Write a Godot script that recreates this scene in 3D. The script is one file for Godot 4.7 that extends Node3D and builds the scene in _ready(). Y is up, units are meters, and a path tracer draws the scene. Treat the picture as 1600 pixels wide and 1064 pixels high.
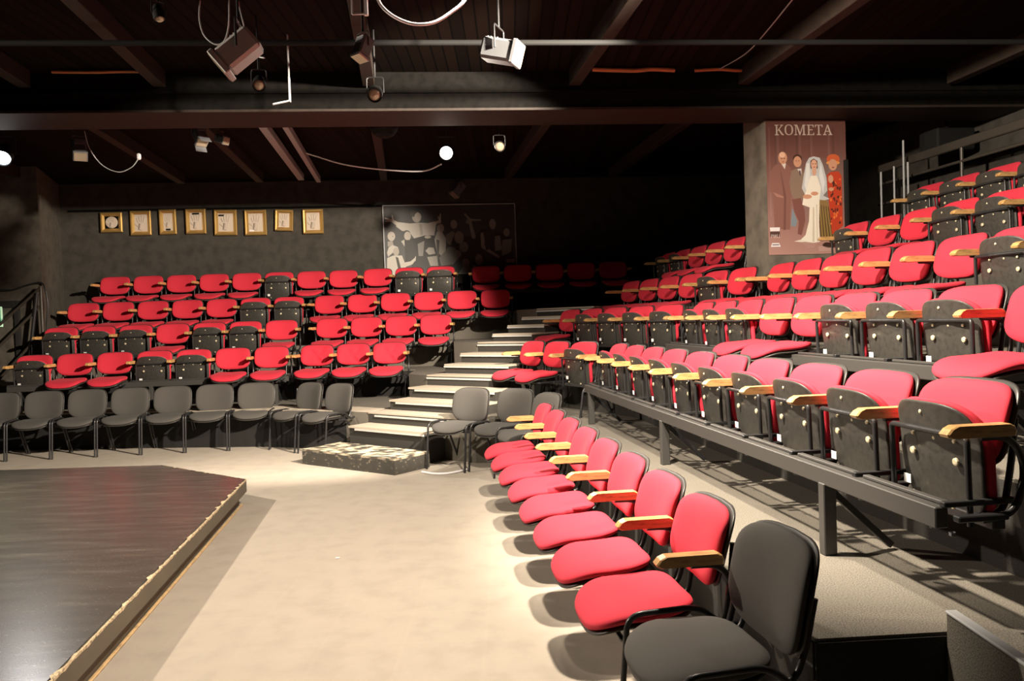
extends Node3D
# Small black-box theatre. Plan coordinates: X to the right, Z away from the camera (Godot's -z), Y up; metres.

const T := [0.0, 0.477, 0.86, 1.248, 1.697, 2.114]     # floor heights of the seating tiers
const ORD := ["first", "second", "third", "fourth", "fifth", "sixth", "seventh", "eighth", "ninth", "tenth", "eleventh", "twelfth", "thirteenth", "fourteenth", "fifteenth", "sixteenth"]
var M := {}
var meshes := {}
var names := {}

func V(x: float, y: float, z: float) -> Vector3:
	return Vector3(x, y, -z)

# right bank frame: lat = across the rows, along = down the rows
func rf(lat: float, along: float) -> Vector2:
	return Vector2(lat * 0.991 - along * 0.134, lat * 0.134 + along * 0.991)

# stair frame: o = up the flight, s = across it
func sf(o: float, s: float) -> Vector2:
	return Vector2(o * 0.611 + s * 0.7915, o * 0.7915 - s * 0.611)

# ---------------------------------------------------------------- naming and tagging
func numbered(called: String) -> String:
	if not names.has(called):
		names[called] = 0
		return called
	names[called] += 1
	return "%s_%03d" % [called, names[called]]

func thing(called: String, label: String, category: String, at := Vector3.ZERO, turn := 0.0, group := "") -> Node3D:
	var o := Node3D.new()
	o.name = numbered(called)
	o.position = at
	o.rotation.y = turn
	add_child(o)
	o.set_meta("label", label)
	o.set_meta("category", category)
	if group != "":
		o.set_meta("group", group)
	return o

func part(called: String, mesh: Mesh, mat: Material, parent: Node, at := Vector3.ZERO) -> MeshInstance3D:
	var o := MeshInstance3D.new()
	o.name = called
	o.mesh = mesh
	o.material_override = mat
	o.position = at
	parent.add_child(o, true)
	return o

func struct(called: String, mesh: Mesh, mat: Material, label := "") -> MeshInstance3D:
	var o := part(numbered(called), mesh, mat, self)
	o.set_meta("kind", "structure")
	if label != "":
		o.set_meta("label", label)
	return o

# ---------------------------------------------------------------- mesh helpers
func start(smooth := true) -> SurfaceTool:
	var st := SurfaceTool.new()
	st.begin(Mesh.PRIMITIVE_TRIANGLES)
	st.set_smooth_group(0 if smooth else -1)
	return st

func done(st: SurfaceTool) -> ArrayMesh:
	st.generate_normals()
	return st.commit()

func tri(st: SurfaceTool, a: Vector3, b: Vector3, c: Vector3) -> void:   # counter-clockwise from outside
	st.add_vertex(a)
	st.add_vertex(c)
	st.add_vertex(b)

func quad(st: SurfaceTool, a: Vector3, b: Vector3, c: Vector3, d: Vector3) -> void:
	tri(st, a, b, c)
	tri(st, a, c, d)

# box with chamfered edges, centre c, size s, axes from basis
func cbox(st: SurfaceTool, c: Vector3, s: Vector3, bev := 0.004, bs := Basis.IDENTITY) -> void:
	var h := s * 0.5
	bev = minf(bev, minf(h.x, minf(h.y, h.z)) * 0.9)
	st.set_smooth_group(-1)
	var p := func(sx: int, sy: int, sz: int, k: int) -> Vector3:   # corner vertex belonging to the face across axis k
		var v := Vector3(sx * (h.x - (0.0 if k == 0 else bev)), sy * (h.y - (0.0 if k == 1 else bev)), sz * (h.z - (0.0 if k == 2 else bev)))
		return c + bs * v
	for s1 in [-1, 1]:
		var f := [[p.call(s1, -1, -1, 0), p.call(s1, 1, -1, 0), p.call(s1, 1, 1, 0), p.call(s1, -1, 1, 0)],
			[p.call(-1, s1, -1, 1), p.call(-1, s1, 1, 1), p.call(1, s1, 1, 1), p.call(1, s1, -1, 1)],
			[p.call(-1, -1, s1, 2), p.call(1, -1, s1, 2), p.call(1, 1, s1, 2), p.call(-1, 1, s1, 2)]]
		for q in f:
			if s1 > 0:
				quad(st, q[0], q[1], q[2], q[3])
			else:
				quad(st, q[3], q[2], q[1], q[0])
		for s2 in [-1, 1]:
			# chamfers along z, x and y
			out_quad(st, c, p.call(s1, s2, -1, 0), p.call(s1, s2, 1, 0), p.call(s1, s2, 1, 1), p.call(s1, s2, -1, 1))
			out_quad(st, c, p.call(-1, s1, s2, 1), p.call(1, s1, s2, 1), p.call(1, s1, s2, 2), p.call(-1, s1, s2, 2))
			out_quad(st, c, p.call(s1, -1, s2, 0), p.call(s1, 1, s2, 0), p.call(s1, 1, s2, 2), p.call(s1, -1, s2, 2))
			for s3 in [-1, 1]:
				out_tri(st, c, p.call(s1, s2, s3, 0), p.call(s1, s2, s3, 1), p.call(s1, s2, s3, 2))

func out_tri(st: SurfaceTool, c: Vector3, a: Vector3, b: Vector3, d: Vector3) -> void:
	if (b - a).cross(d - a).dot((a + b + d) / 3.0 - c) >= 0.0:
		tri(st, a, b, d)
	else:
		tri(st, a, d, b)

func out_quad(st: SurfaceTool, c: Vector3, a: Vector3, b: Vector3, d: Vector3, e: Vector3) -> void:
	if (b - a).cross(d - a).dot((a + b + d + e) / 4.0 - c) >= 0.0:
		quad(st, a, b, d, e)
	else:
		quad(st, e, d, b, a)

func box_mesh(s: Vector3, bev := 0.004, c := Vector3.ZERO) -> ArrayMesh:
	var st := start(false)
	cbox(st, c, s, bev)
	return done(st)

# a bar of rectangular section from a to b
func bar(st: SurfaceTool, a: Vector3, b: Vector3, w: float, h: float, bev := 0.003, up := Vector3.UP) -> void:
	var z := (b - a).normalized()
	if absf(z.dot(up)) > 0.98:
		up = Vector3.RIGHT
	var x := up.cross(z).normalized()
	cbox(st, (a + b) * 0.5, Vector3(w, h, (b - a).length()), bev, Basis(x, z.cross(x), z))

# rounds the corners of a polyline
func rounded(pts: Array, r: float, n := 5) -> PackedVector3Array:
	var o := PackedVector3Array([pts[0]])
	for i in range(1, pts.size() - 1):
		var a: Vector3 = pts[i - 1]
		var b: Vector3 = pts[i]
		var c: Vector3 = pts[i + 1]
		var k := minf(r, minf((a - b).length(), (c - b).length()) * 0.49)
		var p := b + (a - b).normalized() * k
		var q := b + (c - b).normalized() * k
		for j in n + 1:
			var t := float(j) / n
			o.append(p.lerp(b, t).lerp(b.lerp(q, t), t))
	o.append(pts[-1])
	return o

# smooth curve through points
func spline(pts: Array, n := 6) -> PackedVector3Array:
	var o := PackedVector3Array()
	for i in pts.size() - 1:
		var a: Vector3 = pts[maxi(i - 1, 0)]
		var b: Vector3 = pts[i]
		var c: Vector3 = pts[i + 1]
		var d: Vector3 = pts[mini(i + 2, pts.size() - 1)]
		for j in n:
			o.append(b.cubic_interpolate(c, a, d, float(j) / n))
	o.append(pts[-1])
	return o

func tube(st: SurfaceTool, path: PackedVector3Array, r: float, seg := 8, caps := true) -> void:
	st.set_smooth_group(0)
	var n := path.size()
	var t0 := (path[1] - path[0]).normalized()
	var x := t0.cross(Vector3.UP if absf(t0.y) < 0.9 else Vector3.RIGHT).normalized()
	var prev: Array = []
	for i in n:
		var t := (path[mini(i + 1, n - 1)] - path[maxi(i - 1, 0)]).normalized()
		x = (x - t * x.dot(t)).normalized()
		var y := t.cross(x)
		var ring := []
		for k in seg:
			var a := TAU * k / seg
			ring.append(path[i] + (x * cos(a) + y * sin(a)) * r)
		if i > 0:
			for k in seg:
				var k2 := (k + 1) % seg
				quad(st, prev[k], prev[k2], ring[k2], ring[k])
		if caps and (i == 0 or i == n - 1):
			st.set_smooth_group(-1)
			for k in range(1, seg - 1):
				if i == 0:
					tri(st, ring[0], ring[k + 1], ring[k])
				else:
					tri(st, ring[0], ring[k], ring[k + 1])
			st.set_smooth_group(0)
		prev = ring

func tube_mesh(path: PackedVector3Array, r: float, seg := 8) -> ArrayMesh:
	var st := start()
	tube(st, path, r, seg)
	return done(st)

# lathe about the axis from a towards dir: profile of (distance, radius)
func lathe(st: SurfaceTool, a: Vector3, dir: Vector3, prof: Array, seg := 20) -> void:
	dir = dir.normalized()
	var x := dir.cross(Vector3.UP if absf(dir.y) < 0.9 else Vector3.RIGHT).normalized()
	var y := dir.cross(x)
	st.set_smooth_group(-1)
	for i in prof.size() - 1:
		var p: Vector2 = prof[i]
		var q: Vector2 = prof[i + 1]
		for k in seg:
			var u := x * cos(TAU * k / seg) + y * sin(TAU * k / seg)
			var w := x * cos(TAU * (k + 1) / seg) + y * sin(TAU * (k + 1) / seg)
			var A := a + dir * p.x + u * p.y
			var B := a + dir * p.x + w * p.y
			var C := a + dir * q.x + w * q.y
			var D := a + dir * q.x + u * q.y
			if p.y < 1e-5:
				tri(st, A, C, D)
			elif q.y < 1e-5:
				tri(st, A, B, C)
			else:
				quad(st, A, B, C, D)

# vertical prism over a plan polygon
func prism(st: SurfaceTool, poly: Array, y0: float, y1: float) -> void:
	st.set_smooth_group(-1)
	var pts := PackedVector2Array(poly)
	if Geometry2D.is_polygon_clockwise(pts):
		pts.reverse()
	var ix := Geometry2D.triangulate_polygon(pts)
	for i in range(0, ix.size(), 3):
		var a := pts[ix[i]]
		var b := pts[ix[i + 1]]
		var c := pts[ix[i + 2]]
		var up := (b - a).cross(c - a) > 0
		if not up:
			var s := b
			b = c
			c = s
		tri(st, V(a.x, y1, a.y), V(b.x, y1, b.y), V(c.x, y1, c.y))
		tri(st, V(a.x, y0, a.y), V(c.x, y0, c.y), V(b.x, y0, b.y))
	for i in pts.size():
		var a := pts[i]
		var b := pts[(i + 1) % pts.size()]
		var m := (a + b) * 0.5
		var nrm := Vector2(b.y - a.y, -(b.x - a.x)).normalized() * 0.002
		var A := V(a.x, y0, a.y)
		var B := V(b.x, y0, b.y)
		var C := V(b.x, y1, b.y)
		var D := V(a.x, y1, a.y)
		var outward := V(nrm.x, 0, nrm.y)
		if Geometry2D.is_point_in_polygon(m + nrm, pts):
			outward = -outward
		if (B - A).cross(C - A).dot(outward) > 0:
			quad(st, A, B, C, D)
		else:
			quad(st, D, C, B, A)

func prism_mesh(poly: Array, y0: float, y1: float) -> ArrayMesh:
	var st := start(false)
	prism(st, poly, y0, y1)
	return done(st)

# upholstered pad: superellipse outline (half sizes a, b), top bulging by h over a flat back at depth lo; deform bends it
func pad(a: float, b: float, n_hi: float, n_lo: float, lo: float, h: float, deform: Callable, flip := false, seg := 44) -> ArrayMesh:
	var st := start()
	var rings := [0.0, 0.3, 0.55, 0.75, 0.88, 0.95, 0.985, 1.0]
	var side := [[1.0, 0.30], [0.985, 0.08], [0.95, 0.0]]
	var prof := []
	for r in rings:
		prof.append([r, 0.30 + 0.70 * pow(maxf(0.0, 1.0 - pow(r, 5.0)), 0.5)])
	for s in side.slice(1):
		prof.append(s)
	prof.append([0.0, 0.0])
	var at := func(r: float, z: float, k: int) -> Vector3:
		var t := TAU * k / seg
		var n := n_hi if sin(t) > 0 else n_lo
		var x := signf(cos(t)) * pow(absf(cos(t)), 2.0 / n) * a * r
		var y := signf(sin(t)) * pow(absf(sin(t)), 2.0 / n) * b * r
		return deform.call(x, y, lo + z * h)
	for i in prof.size() - 1:
		var p: Array = prof[i]
		var q: Array = prof[i + 1]
		for k in seg:
			var k2 := (k + 1) % seg
			var A: Vector3 = at.call(p[0], p[1], k)
			var B: Vector3 = at.call(q[0], q[1], k)
			var C: Vector3 = at.call(q[0], q[1], k2)
			var D: Vector3 = at.call(p[0], p[1], k2)
			if flip:
				var keep := B
				B = D
				D = keep
			if p[0] == 0.0:
				if flip:
					tri(st, A, C, D)
				else:
					tri(st, A, B, C)
			elif q[0] == 0.0:
				tri(st, A, B, D)
			else:
				quad(st, A, B, C, D)
	return done(st)

# ---------------------------------------------------------------- materials
func lin(r: float, g: float, b: float) -> Color:
	return Color(r, g, b).linear_to_srgb()

func mat(c: Color, rough := 0.8, metal := 0.0) -> StandardMaterial3D:
	var m := StandardMaterial3D.new()
	m.albedo_color = c
	m.roughness = rough
	m.metallic = metal
	return m

func noise(freq: float, ramp: Array, size := 512, octaves := 4, kind := FastNoiseLite.TYPE_SIMPLEX_SMOOTH, sd := 7) -> NoiseTexture2D:
	var f := FastNoiseLite.new()
	f.seed = sd
	f.noise_type = kind
	f.frequency = freq
	f.fractal_octaves = octaves
	var t := NoiseTexture2D.new()
	t.width = size
	t.height = size
	t.seamless = true
	t.noise = f
	var g := Gradient.new()
	g.offsets = PackedFloat32Array(ramp.map(func(e): return e[0]))
	g.colors = PackedColorArray(ramp.map(func(e): return e[1]))
	t.color_ramp = g
	return t

func tri_mat(c: Color, tex: Texture2D, scale: float, rough := 0.85, relief: Texture2D = null, depth := 0.0, world := true) -> StandardMaterial3D:
	var m := mat(c, rough)
	m.albedo_texture = tex
	m.uv1_triplanar = true
	m.uv1_world_triplanar = world
	m.uv1_scale = Vector3.ONE * scale
	if relief:
		m.heightmap_enabled = true
		m.heightmap_texture = relief
		m.heightmap_scale = depth
	return m

func g(v: float) -> Color:
	return Color(v, v, v)

func make_materials() -> void:
	var mottled := noise(0.02, [[0.0, g(0.72)], [0.45, g(0.92)], [0.7, g(1.0)], [1.0, g(0.86)]], 512, 5)
	var pile := noise(0.35, [[0.0, g(0.62)], [0.5, g(0.92)], [1.0, g(1.0)]], 512, 3, FastNoiseLite.TYPE_SIMPLEX_SMOOTH, 3)
	var specks := noise(0.22, [[0.0, g(0.45)], [0.4, g(0.75)], [0.62, g(0.9)], [1.0, g(1.0)]], 512, 4, FastNoiseLite.TYPE_SIMPLEX_SMOOTH, 11)
	var weave := noise(0.45, [[0.0, g(0.82)], [0.5, g(0.96)], [1.0, g(1.0)]], 256, 2, FastNoiseLite.TYPE_SIMPLEX_SMOOTH, 5)
	M.floor = tri_mat(lin(0.50, 0.44, 0.365), noise(0.012, [[0.0, g(0.93)], [0.5, g(0.98)], [1.0, g(1.0)]], 1024, 7), 0.3, 0.95, null)
	M.floor.detail_enabled = true
	M.floor.detail_blend_mode = BaseMaterial3D.BLEND_MODE_MUL
	M.floor.detail_albedo = noise(0.5, [[0.0, g(0.66)], [0.5, g(0.95)], [1.0, g(1.0)]], 512, 3, FastNoiseLite.TYPE_SIMPLEX_SMOOTH, 3)
	M.floor.detail_uv_layer = BaseMaterial3D.DETAIL_UV_2
	M.floor.uv2_triplanar = true
	M.floor.uv2_world_triplanar = true
	M.floor.uv2_scale = Vector3.ONE * 2.5
	M.carpet = tri_mat(lin(0.21, 0.19, 0.155), specks, 1.2, 0.97, pile, 0.2)
	M.tread = tri_mat(lin(0.56, 0.49, 0.39), pile, 1.4, 0.95, pile, 0.15)
	M.riser = tri_mat(lin(0.060, 0.055, 0.047), specks, 1.4, 0.97)
	M.nosing = mat(lin(0.55, 0.54, 0.51), 0.4)
	M.wall = tri_mat(lin(0.052, 0.046, 0.037), mottled, 0.35, 0.85)
	M.wall2 = tri_mat(lin(0.105, 0.09, 0.07), mottled, 0.35, 0.85)
	M.dark = tri_mat(lin(0.018, 0.016, 0.014), mottled, 0.4, 0.9)
	# ceiling boards: stripes
	var im := Image.create(256, 64, false, Image.FORMAT_RGB8)
	var rng := RandomNumberGenerator.new()
	rng.seed = 4
	for k in 16:
		var v := rng.randf_range(0.65, 1.0)
		im.fill_rect(Rect2i(k * 16, 0, 16, 64), Color(v, v * 0.97, v * 0.93))
		im.fill_rect(Rect2i(k * 16, 0, 2, 64), g(0.12))
	var boards := ImageTexture.create_from_image(im)
	M.ceiling = tri_mat(lin(0.011, 0.0062, 0.0042), boards, 0.55, 0.8)
	M.beam = tri_mat(lin(0.008, 0.0074, 0.0066), mottled, 0.8, 0.7)
	M.beam.metallic_specular = 0.15
	M.ceiling.metallic_specular = 0.2
	M.girder = tri_mat(lin(0.021, 0.011, 0.006), mottled, 0.8, 0.7)
	M.red = tri_mat(lin(0.66, 0.023, 0.050), weave, 4.0, 0.85, weave, 0.04, false)
	M.red.rim_enabled = true
	M.red.rim = 0.25
	M.red.rim_tint = 0.6
	M.cloth = tri_mat(lin(0.078, 0.073, 0.066), weave, 4.0, 0.9, weave, 0.05, false)
	M.cloth.rim_enabled = true
	M.cloth.rim = 0.12
	M.plastic = mat(lin(0.036, 0.034, 0.031), 0.42)
	M.shell = tri_mat(lin(0.052, 0.049, 0.043), mottled, 2.5, 0.45, null, 0.0, false)
	M.steel = mat(lin(0.020, 0.020, 0.021), 0.34)
	M.beamsteel = mat(lin(0.05, 0.048, 0.045), 0.42)
	M.bolt = mat(lin(0.75, 0.66, 0.45), 0.35, 0.4)
	M.sticker = mat(lin(0.75, 0.75, 0.76), 0.5)
	var grain := noise(0.03, [[0.0, g(0.72)], [0.5, g(0.95)], [1.0, g(1.0)]], 256, 4, FastNoiseLite.TYPE_SIMPLEX_SMOOTH, 21)
	M.wood = tri_mat(lin(0.70, 0.40, 0.15), grain, 2.0, 0.35, null, 0.0, false)
	M.wood.uv1_scale = Vector3(6, 6, 1.2)
	M.wood.clearcoat_enabled = true
	M.wood.clearcoat = 0.3
	# stage: black varnish with scratches
	var wear := noise(0.012, [[0.0, lin(0.062, 0.054, 0.046)], [0.55, lin(0.080, 0.070, 0.060)], [0.8, lin(0.10, 0.09, 0.075)], [1.0, lin(0.15, 0.13, 0.11)]], 1024, 6, FastNoiseLite.TYPE_SIMPLEX_SMOOTH, 17)
	M.stage = tri_mat(Color.WHITE, wear, 0.30, 0.32)
	M.stage.roughness_texture = noise(0.03, [[0.0, g(0.86)], [0.5, g(0.93)], [1.0, g(1.0)]], 512, 5, FastNoiseLite.TYPE_SIMPLEX_SMOOTH, 19)
	M.stage.roughness = 0.27
	M.stage.metallic_specular = 0.55
	M.stage.detail_enabled = true
	M.stage.detail_blend_mode = BaseMaterial3D.BLEND_MODE_ADD
	M.stage.detail_albedo = noise(0.035, [[0.0, Color.BLACK], [0.80, Color.BLACK], [0.86, g(0.30)], [1.0, g(0.55)]], 1024, 5, FastNoiseLite.TYPE_SIMPLEX, 41)
	M.stage.detail_uv_layer = BaseMaterial3D.DETAIL_UV_2
	M.stage.uv2_triplanar = true
	M.stage.uv2_world_triplanar = true
	M.stage.uv2_scale = Vector3(0.5, 0.5, 1.3)
	M.stage.uv1_scale = Vector3(0.12, 0.4, 0.6)
	M.stageside = tri_mat(lin(0.135, 0.115, 0.080), noise(0.006, [[0.0, g(0.85)], [1.0, g(1.0)]], 512, 4), 0.5, 0.6)
	M.skirt = mat(lin(0.012, 0.0115, 0.011), 0.9)
	M.darkcarpet = tri_mat(lin(0.045, 0.041, 0.035), specks, 1.2, 0.97)
	M.chipped = tri_mat(Color.WHITE, noise(0.05, [[0.0, lin(0.12, 0.10, 0.07)], [0.30, lin(0.30, 0.24, 0.15)], [0.42, lin(0.62, 0.50, 0.31)], [1.0, lin(0.74, 0.62, 0.42)]], 512, 5, FastNoiseLite.TYPE_SIMPLEX_SMOOTH, 23), 1.5, 0.8)
	M.bare = tri_mat(lin(0.62, 0.42, 0.20), grain, 1.5, 0.7)
	M.wornwood = tri_mat(Color.WHITE, noise(0.007, [[0.0, lin(0.035, 0.033, 0.03)], [0.42, lin(0.09, 0.078, 0.06)], [0.50, lin(0.40, 0.34, 0.24)], [0.70, lin(0.62, 0.54, 0.40)], [1.0, lin(0.7, 0.62, 0.48)]], 512, 5, FastNoiseLite.TYPE_SIMPLEX_SMOOTH, 31), 0.9, 0.75)
	M.wornwood.uv1_scale = Vector3(1.2, 1.0, 2.2)
	M.boxside = tri_mat(Color.WHITE, noise(0.02, [[0.0, lin(0.036, 0.034, 0.029)], [0.70, lin(0.05, 0.046, 0.038)], [0.80, lin(0.25, 0.21, 0.15)], [1.0, lin(0.4, 0.33, 0.22)]], 512, 4, FastNoiseLite.TYPE_SIMPLEX_SMOOTH, 33), 1.2, 0.75)
	M.gold = mat(lin(0.75, 0.48, 0.16), 0.35, 0.75)
	M.plaster = mat(lin(0.55, 0.47, 0.38), 0.8)
	M.plaster2 = mat(lin(0.47, 0.40, 0.33), 0.8)
	M.grey = mat(lin(0.15, 0.155, 0.165), 0.5, 0.3)
	M.lens = mat(lin(0.45, 0.36, 0.26), 0.12, 0.4)
	M.black = mat(lin(0.010, 0.010, 0.010), 0.8)
	M.black.metallic_specular = 0.3
	M.casing = mat(lin(0.34, 0.32, 0.31), 0.5, 0.2)
	M.white = mat(lin(0.85, 0.84, 0.87), 0.5)
	M.orange = mat(lin(0.55, 0.22, 0.09), 0.7)
	M.pale = mat(lin(0.42, 0.43, 0.44), 0.6)
	M.rail = mat(lin(0.05, 0.042, 0.034), 0.4)
	M.pillar = tri_mat(lin(0.19, 0.165, 0.13), mottled, 0.3, 0.8)

func glow(c: Color, e: float) -> StandardMaterial3D:
	var m := mat(c)
	m.emission_enabled = true
	m.emission = c
	m.emission_energy_multiplier = e
	return m

# ---------------------------------------------------------------- chairs
# Every chair: origin on its floor, sitter faces +z, sitter's left hand is +x.
func seat_bend(x: float, y: float, z: float) -> Vector3:      # x across, y along the seat (front = +), z thickness -> local of the hinge
	var d := y + 0.165
	var sag := 0.022 * (x / 0.235) * (x / 0.235)
	var front := -0.05 * pow(maxf(0.0, (y - 0.02) / 0.2), 2.2) + 0.035 * pow(maxf(0.0, (-y - 0.02) / 0.2), 1.6)
	return Vector3(x * (1.0 - 0.06 * maxf(0.0, -y / 0.21)), 0.03 + z + sag + front, d)

func back_bend(x: float, y: float, z: float) -> Vector3:
	var wrap := 0.045 * (x / 0.24) * (x / 0.24)
	var lumbar := -0.28 * (y + 0.15) - 0.25 * y * y
	var yy := 0.65 + y
	return Vector3(x, yy, -0.035 + z + wrap + lumbar)

func back_tall(x: float, y: float, z: float) -> Vector3:
	var wrap := 0.05 * (x / 0.24) * (x / 0.24)
	var lumbar := -0.20 * (y + 0.18) - 0.3 * y * y
	return Vector3(x, 0.635 + y, -0.05 + z + wrap + lumbar)

func seat_wide(x: float, y: float, z: float) -> Vector3:
	var sag := 0.016 * (x / 0.24) * (x / 0.24)
	var front := -0.045 * pow(maxf(0.0, (y - 0.03) / 0.2), 2.2) + 0.02 * pow(maxf(0.0, (-y - 0.04) / 0.2), 1.6)
	return Vector3(x * (1.0 - 0.08 * maxf(0.0, -y / 0.21)), 0.42 + z + sag + front, 0.23 + y)

func make_chair_meshes() -> void:
	meshes.seat = pad(0.234, 0.216, 3.3, 4.2, 0.008, 0.052, seat_bend, true)
	meshes.seat_shell = pad(0.226, 0.209, 3.6, 4.6, -0.014, 0.024, seat_bend, true)
	meshes.back = pad(0.240, 0.152, 4.6, 3.1, 0.0, 0.050, back_bend)
	meshes.back_shell = pad(0.246, 0.158, 4.6, 3.1, -0.022, 0.026, back_bend)
	meshes.black_seat = pad(0.238, 0.215, 2.8, 3.4, 0.008, 0.05, seat_wide, true)
	meshes.black_seat_shell = pad(0.230, 0.208, 2.8, 3.4, -0.012, 0.022, seat_wide, true)
	meshes.black_back = pad(0.240, 0.185, 4.4, 2.9, 0.0, 0.045, back_tall)
	meshes.black_back_shell = pad(0.246, 0.190, 4.4, 2.9, -0.022, 0.026, back_tall)
	# crumpled cover of three seats by the stairs
	var f := FastNoiseLite.new()
	f.seed = 2
	f.frequency = 9.0
	meshes.back_creased = pad(0.240, 0.152, 4.6, 3.1, 0.0, 0.050, func(x, y, z): return back_bend(x, y, z) + Vector3(0, 0, 0.012 * f.get_noise_2d(x + y * 0.6, y * 0.8) * (1.0 if z > 0.02 else 0.0)))
	# steel U frame under the seat, in the hinge's axes
	var st := start()
	tube(st, rounded([Vector3(-0.212, -0.008, -0.05), Vector3(-0.212, -0.008, 0.262), Vector3(0.212, -0.008, 0.262), Vector3(0.212, -0.008, -0.05)], 0.02, 4), 0.011, 8)
	meshes.frame = done(st)
	st = start()
	for p in [Vector2(-0.11, 0.235), Vector2(0.02, 0.235), Vector2(0.12, 0.235), Vector2(-0.12, 0.165), Vector2(0.12, 0.160), Vector2(-0.02, 0.33), Vector2(-0.13, 0.0), Vector2(0.10, -0.01)]:
		var big := 1.0 if absf(p.y - 0.16) < 0.01 else 0.55
		var y := 0.012 + 0.022 * pow(p.x / 0.235, 2.0) + (-0.05 * pow(maxf(0.0, (p.y - 0.185) / 0.2), 2.2))
		lathe(st, Vector3(p.x, y, p.y), Vector3.DOWN, [Vector2(0, 0.015 * big), Vector2(0.006, 0.014 * big), Vector2(0.008, 0.009 * big), Vector2(0.008, 0)], 10)
	meshes.bolts = done(st)
	meshes.tag = box_mesh(Vector3(0.042, 0.003, 0.036), 0.001, Vector3(-0.165, 0.018, 0.045))
	# wooden armrest, bevelled bar with a chamfered nose; origin at the chair
	st = start(false)
	var pr := [Vector2(-0.02, 0.634), Vector2(0.215, 0.634), Vector2(0.232, 0.640), Vector2(0.238, 0.650), Vector2(0.222, 0.668), Vector2(0.200, 0.678), Vector2(0.0, 0.677), Vector2(-0.016, 0.669), Vector2(-0.024, 0.652)]
	for s in [-1.0, 1.0]:
		var ctr := Vector3(s * 0.026, 0.66, 0.1)
		for i in pr.size():
			var a: Vector2 = pr[i]
			var b: Vector2 = pr[(i + 1) % pr.size()]
			var ai := Vector2(0.1, 0.66).lerp(Vector2(a.x, a.y), 0.94)
			var bi := Vector2(0.1, 0.66).lerp(Vector2(b.x, b.y), 0.94)
			var core := Vector3(0, 0.66, 0.1)
			out_tri(st, core, ctr, Vector3(s * 0.026, ai.y, ai.x), Vector3(s * 0.026, bi.y, bi.x))
			out_quad(st, core, Vector3(s * 0.026, ai.y, ai.x), Vector3(s * 0.026, bi.y, bi.x), Vector3(s * 0.021, b.y, b.x), Vector3(s * 0.021, a.y, a.x))
			if s > 0:
				out_quad(st, core, Vector3(-0.021, a.y, a.x), Vector3(-0.021, b.y, b.x), Vector3(0.021, b.y, b.x), Vector3(0.021, a.y, a.x))
	meshes.arm = done(st)
	# bent tube that carries an armrest
	st = start()
	tube(st, rounded([Vector3(0, 0.632, 0.10), Vector3(0, 0.630, -0.02), Vector3(0, 0.52, -0.075), Vector3(0, 0.36, -0.03), Vector3(0, 0.345, 0.10)], 0.07, 5), 0.0125, 8)
	meshes.arm_tube = done(st)
	# uprights behind the back
	st = start()
	tube(st, rounded([Vector3(0, 0.335, 0.05), Vector3(0, 0.345, -0.05), Vector3(0, 0.53, -0.085), Vector3(0, 0.68, -0.10)], 0.06, 5), 0.012, 8)
	meshes.upright = done(st)
	st = start(false)
	cbox(st, Vector3(0, 0.325, 0.03), Vector3(0.535, 0.035, 0.05), 0.004)
	meshes.under = done(st)
	st = start(false)
	cbox(st, Vector3(0, 0.356, 0.08), Vector3(0.035, 0.022, 0.19), 0.004)
	meshes.bracket = done(st)
	st = start()
	tube(st, rounded([Vector3(0, 0.0, 0.20), Vector3(0, 0.31, 0.15), Vector3(0, 0.325, 0.0)], 0.05, 5), 0.0135, 8)
	meshes.front_leg = done(st)
	st = start()
	tube(st, rounded([Vector3(0, 0.0, -0.24), Vector3(0, 0.30, -0.07), Vector3(0, 0.325, 0.04)], 0.06, 5), 0.0135, 8)
	meshes.rear_leg = done(st)
	# visitor chair: one bent tube per side, plus the cross tube
	st = start()
	tube(st, rounded([Vector3(0, 0.0, 0.42), Vector3(0, 0.485, 0.375), Vector3(0, 0.492, 0.10), Vector3(0, 0.405, 0.0), Vector3(0, 0.42, -0.06)], 0.06, 6), 0.0115, 8)
	meshes.side_tube = done(st)
	st = start()
	tube(st, rounded([Vector3(0, 0.0, -0.13), Vector3(0, 0.40, 0.06), Vector3(0, 0.405, 0.20)], 0.08, 6), 0.0115, 8)
	meshes.back_leg = done(st)
	st = start()
	tube(st, rounded([Vector3(0, 0.405, 0.10), Vector3(0, 0.40, -0.02), Vector3(0, 0.50, -0.060), Vector3(0, 0.66, -0.095)], 0.07, 6), 0.011, 8)
	meshes.chair_upright = done(st)
	st = start()
	tube(st, PackedVector3Array([Vector3(-0.255, 0.40, 0.12), Vector3(0.255, 0.40, 0.12)]), 0.010, 8)
	tube(st, PackedVector3Array([Vector3(-0.255, 0.40, 0.30), Vector3(0.255, 0.40, 0.30)]), 0.010, 8)
	meshes.cross = done(st)

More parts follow.
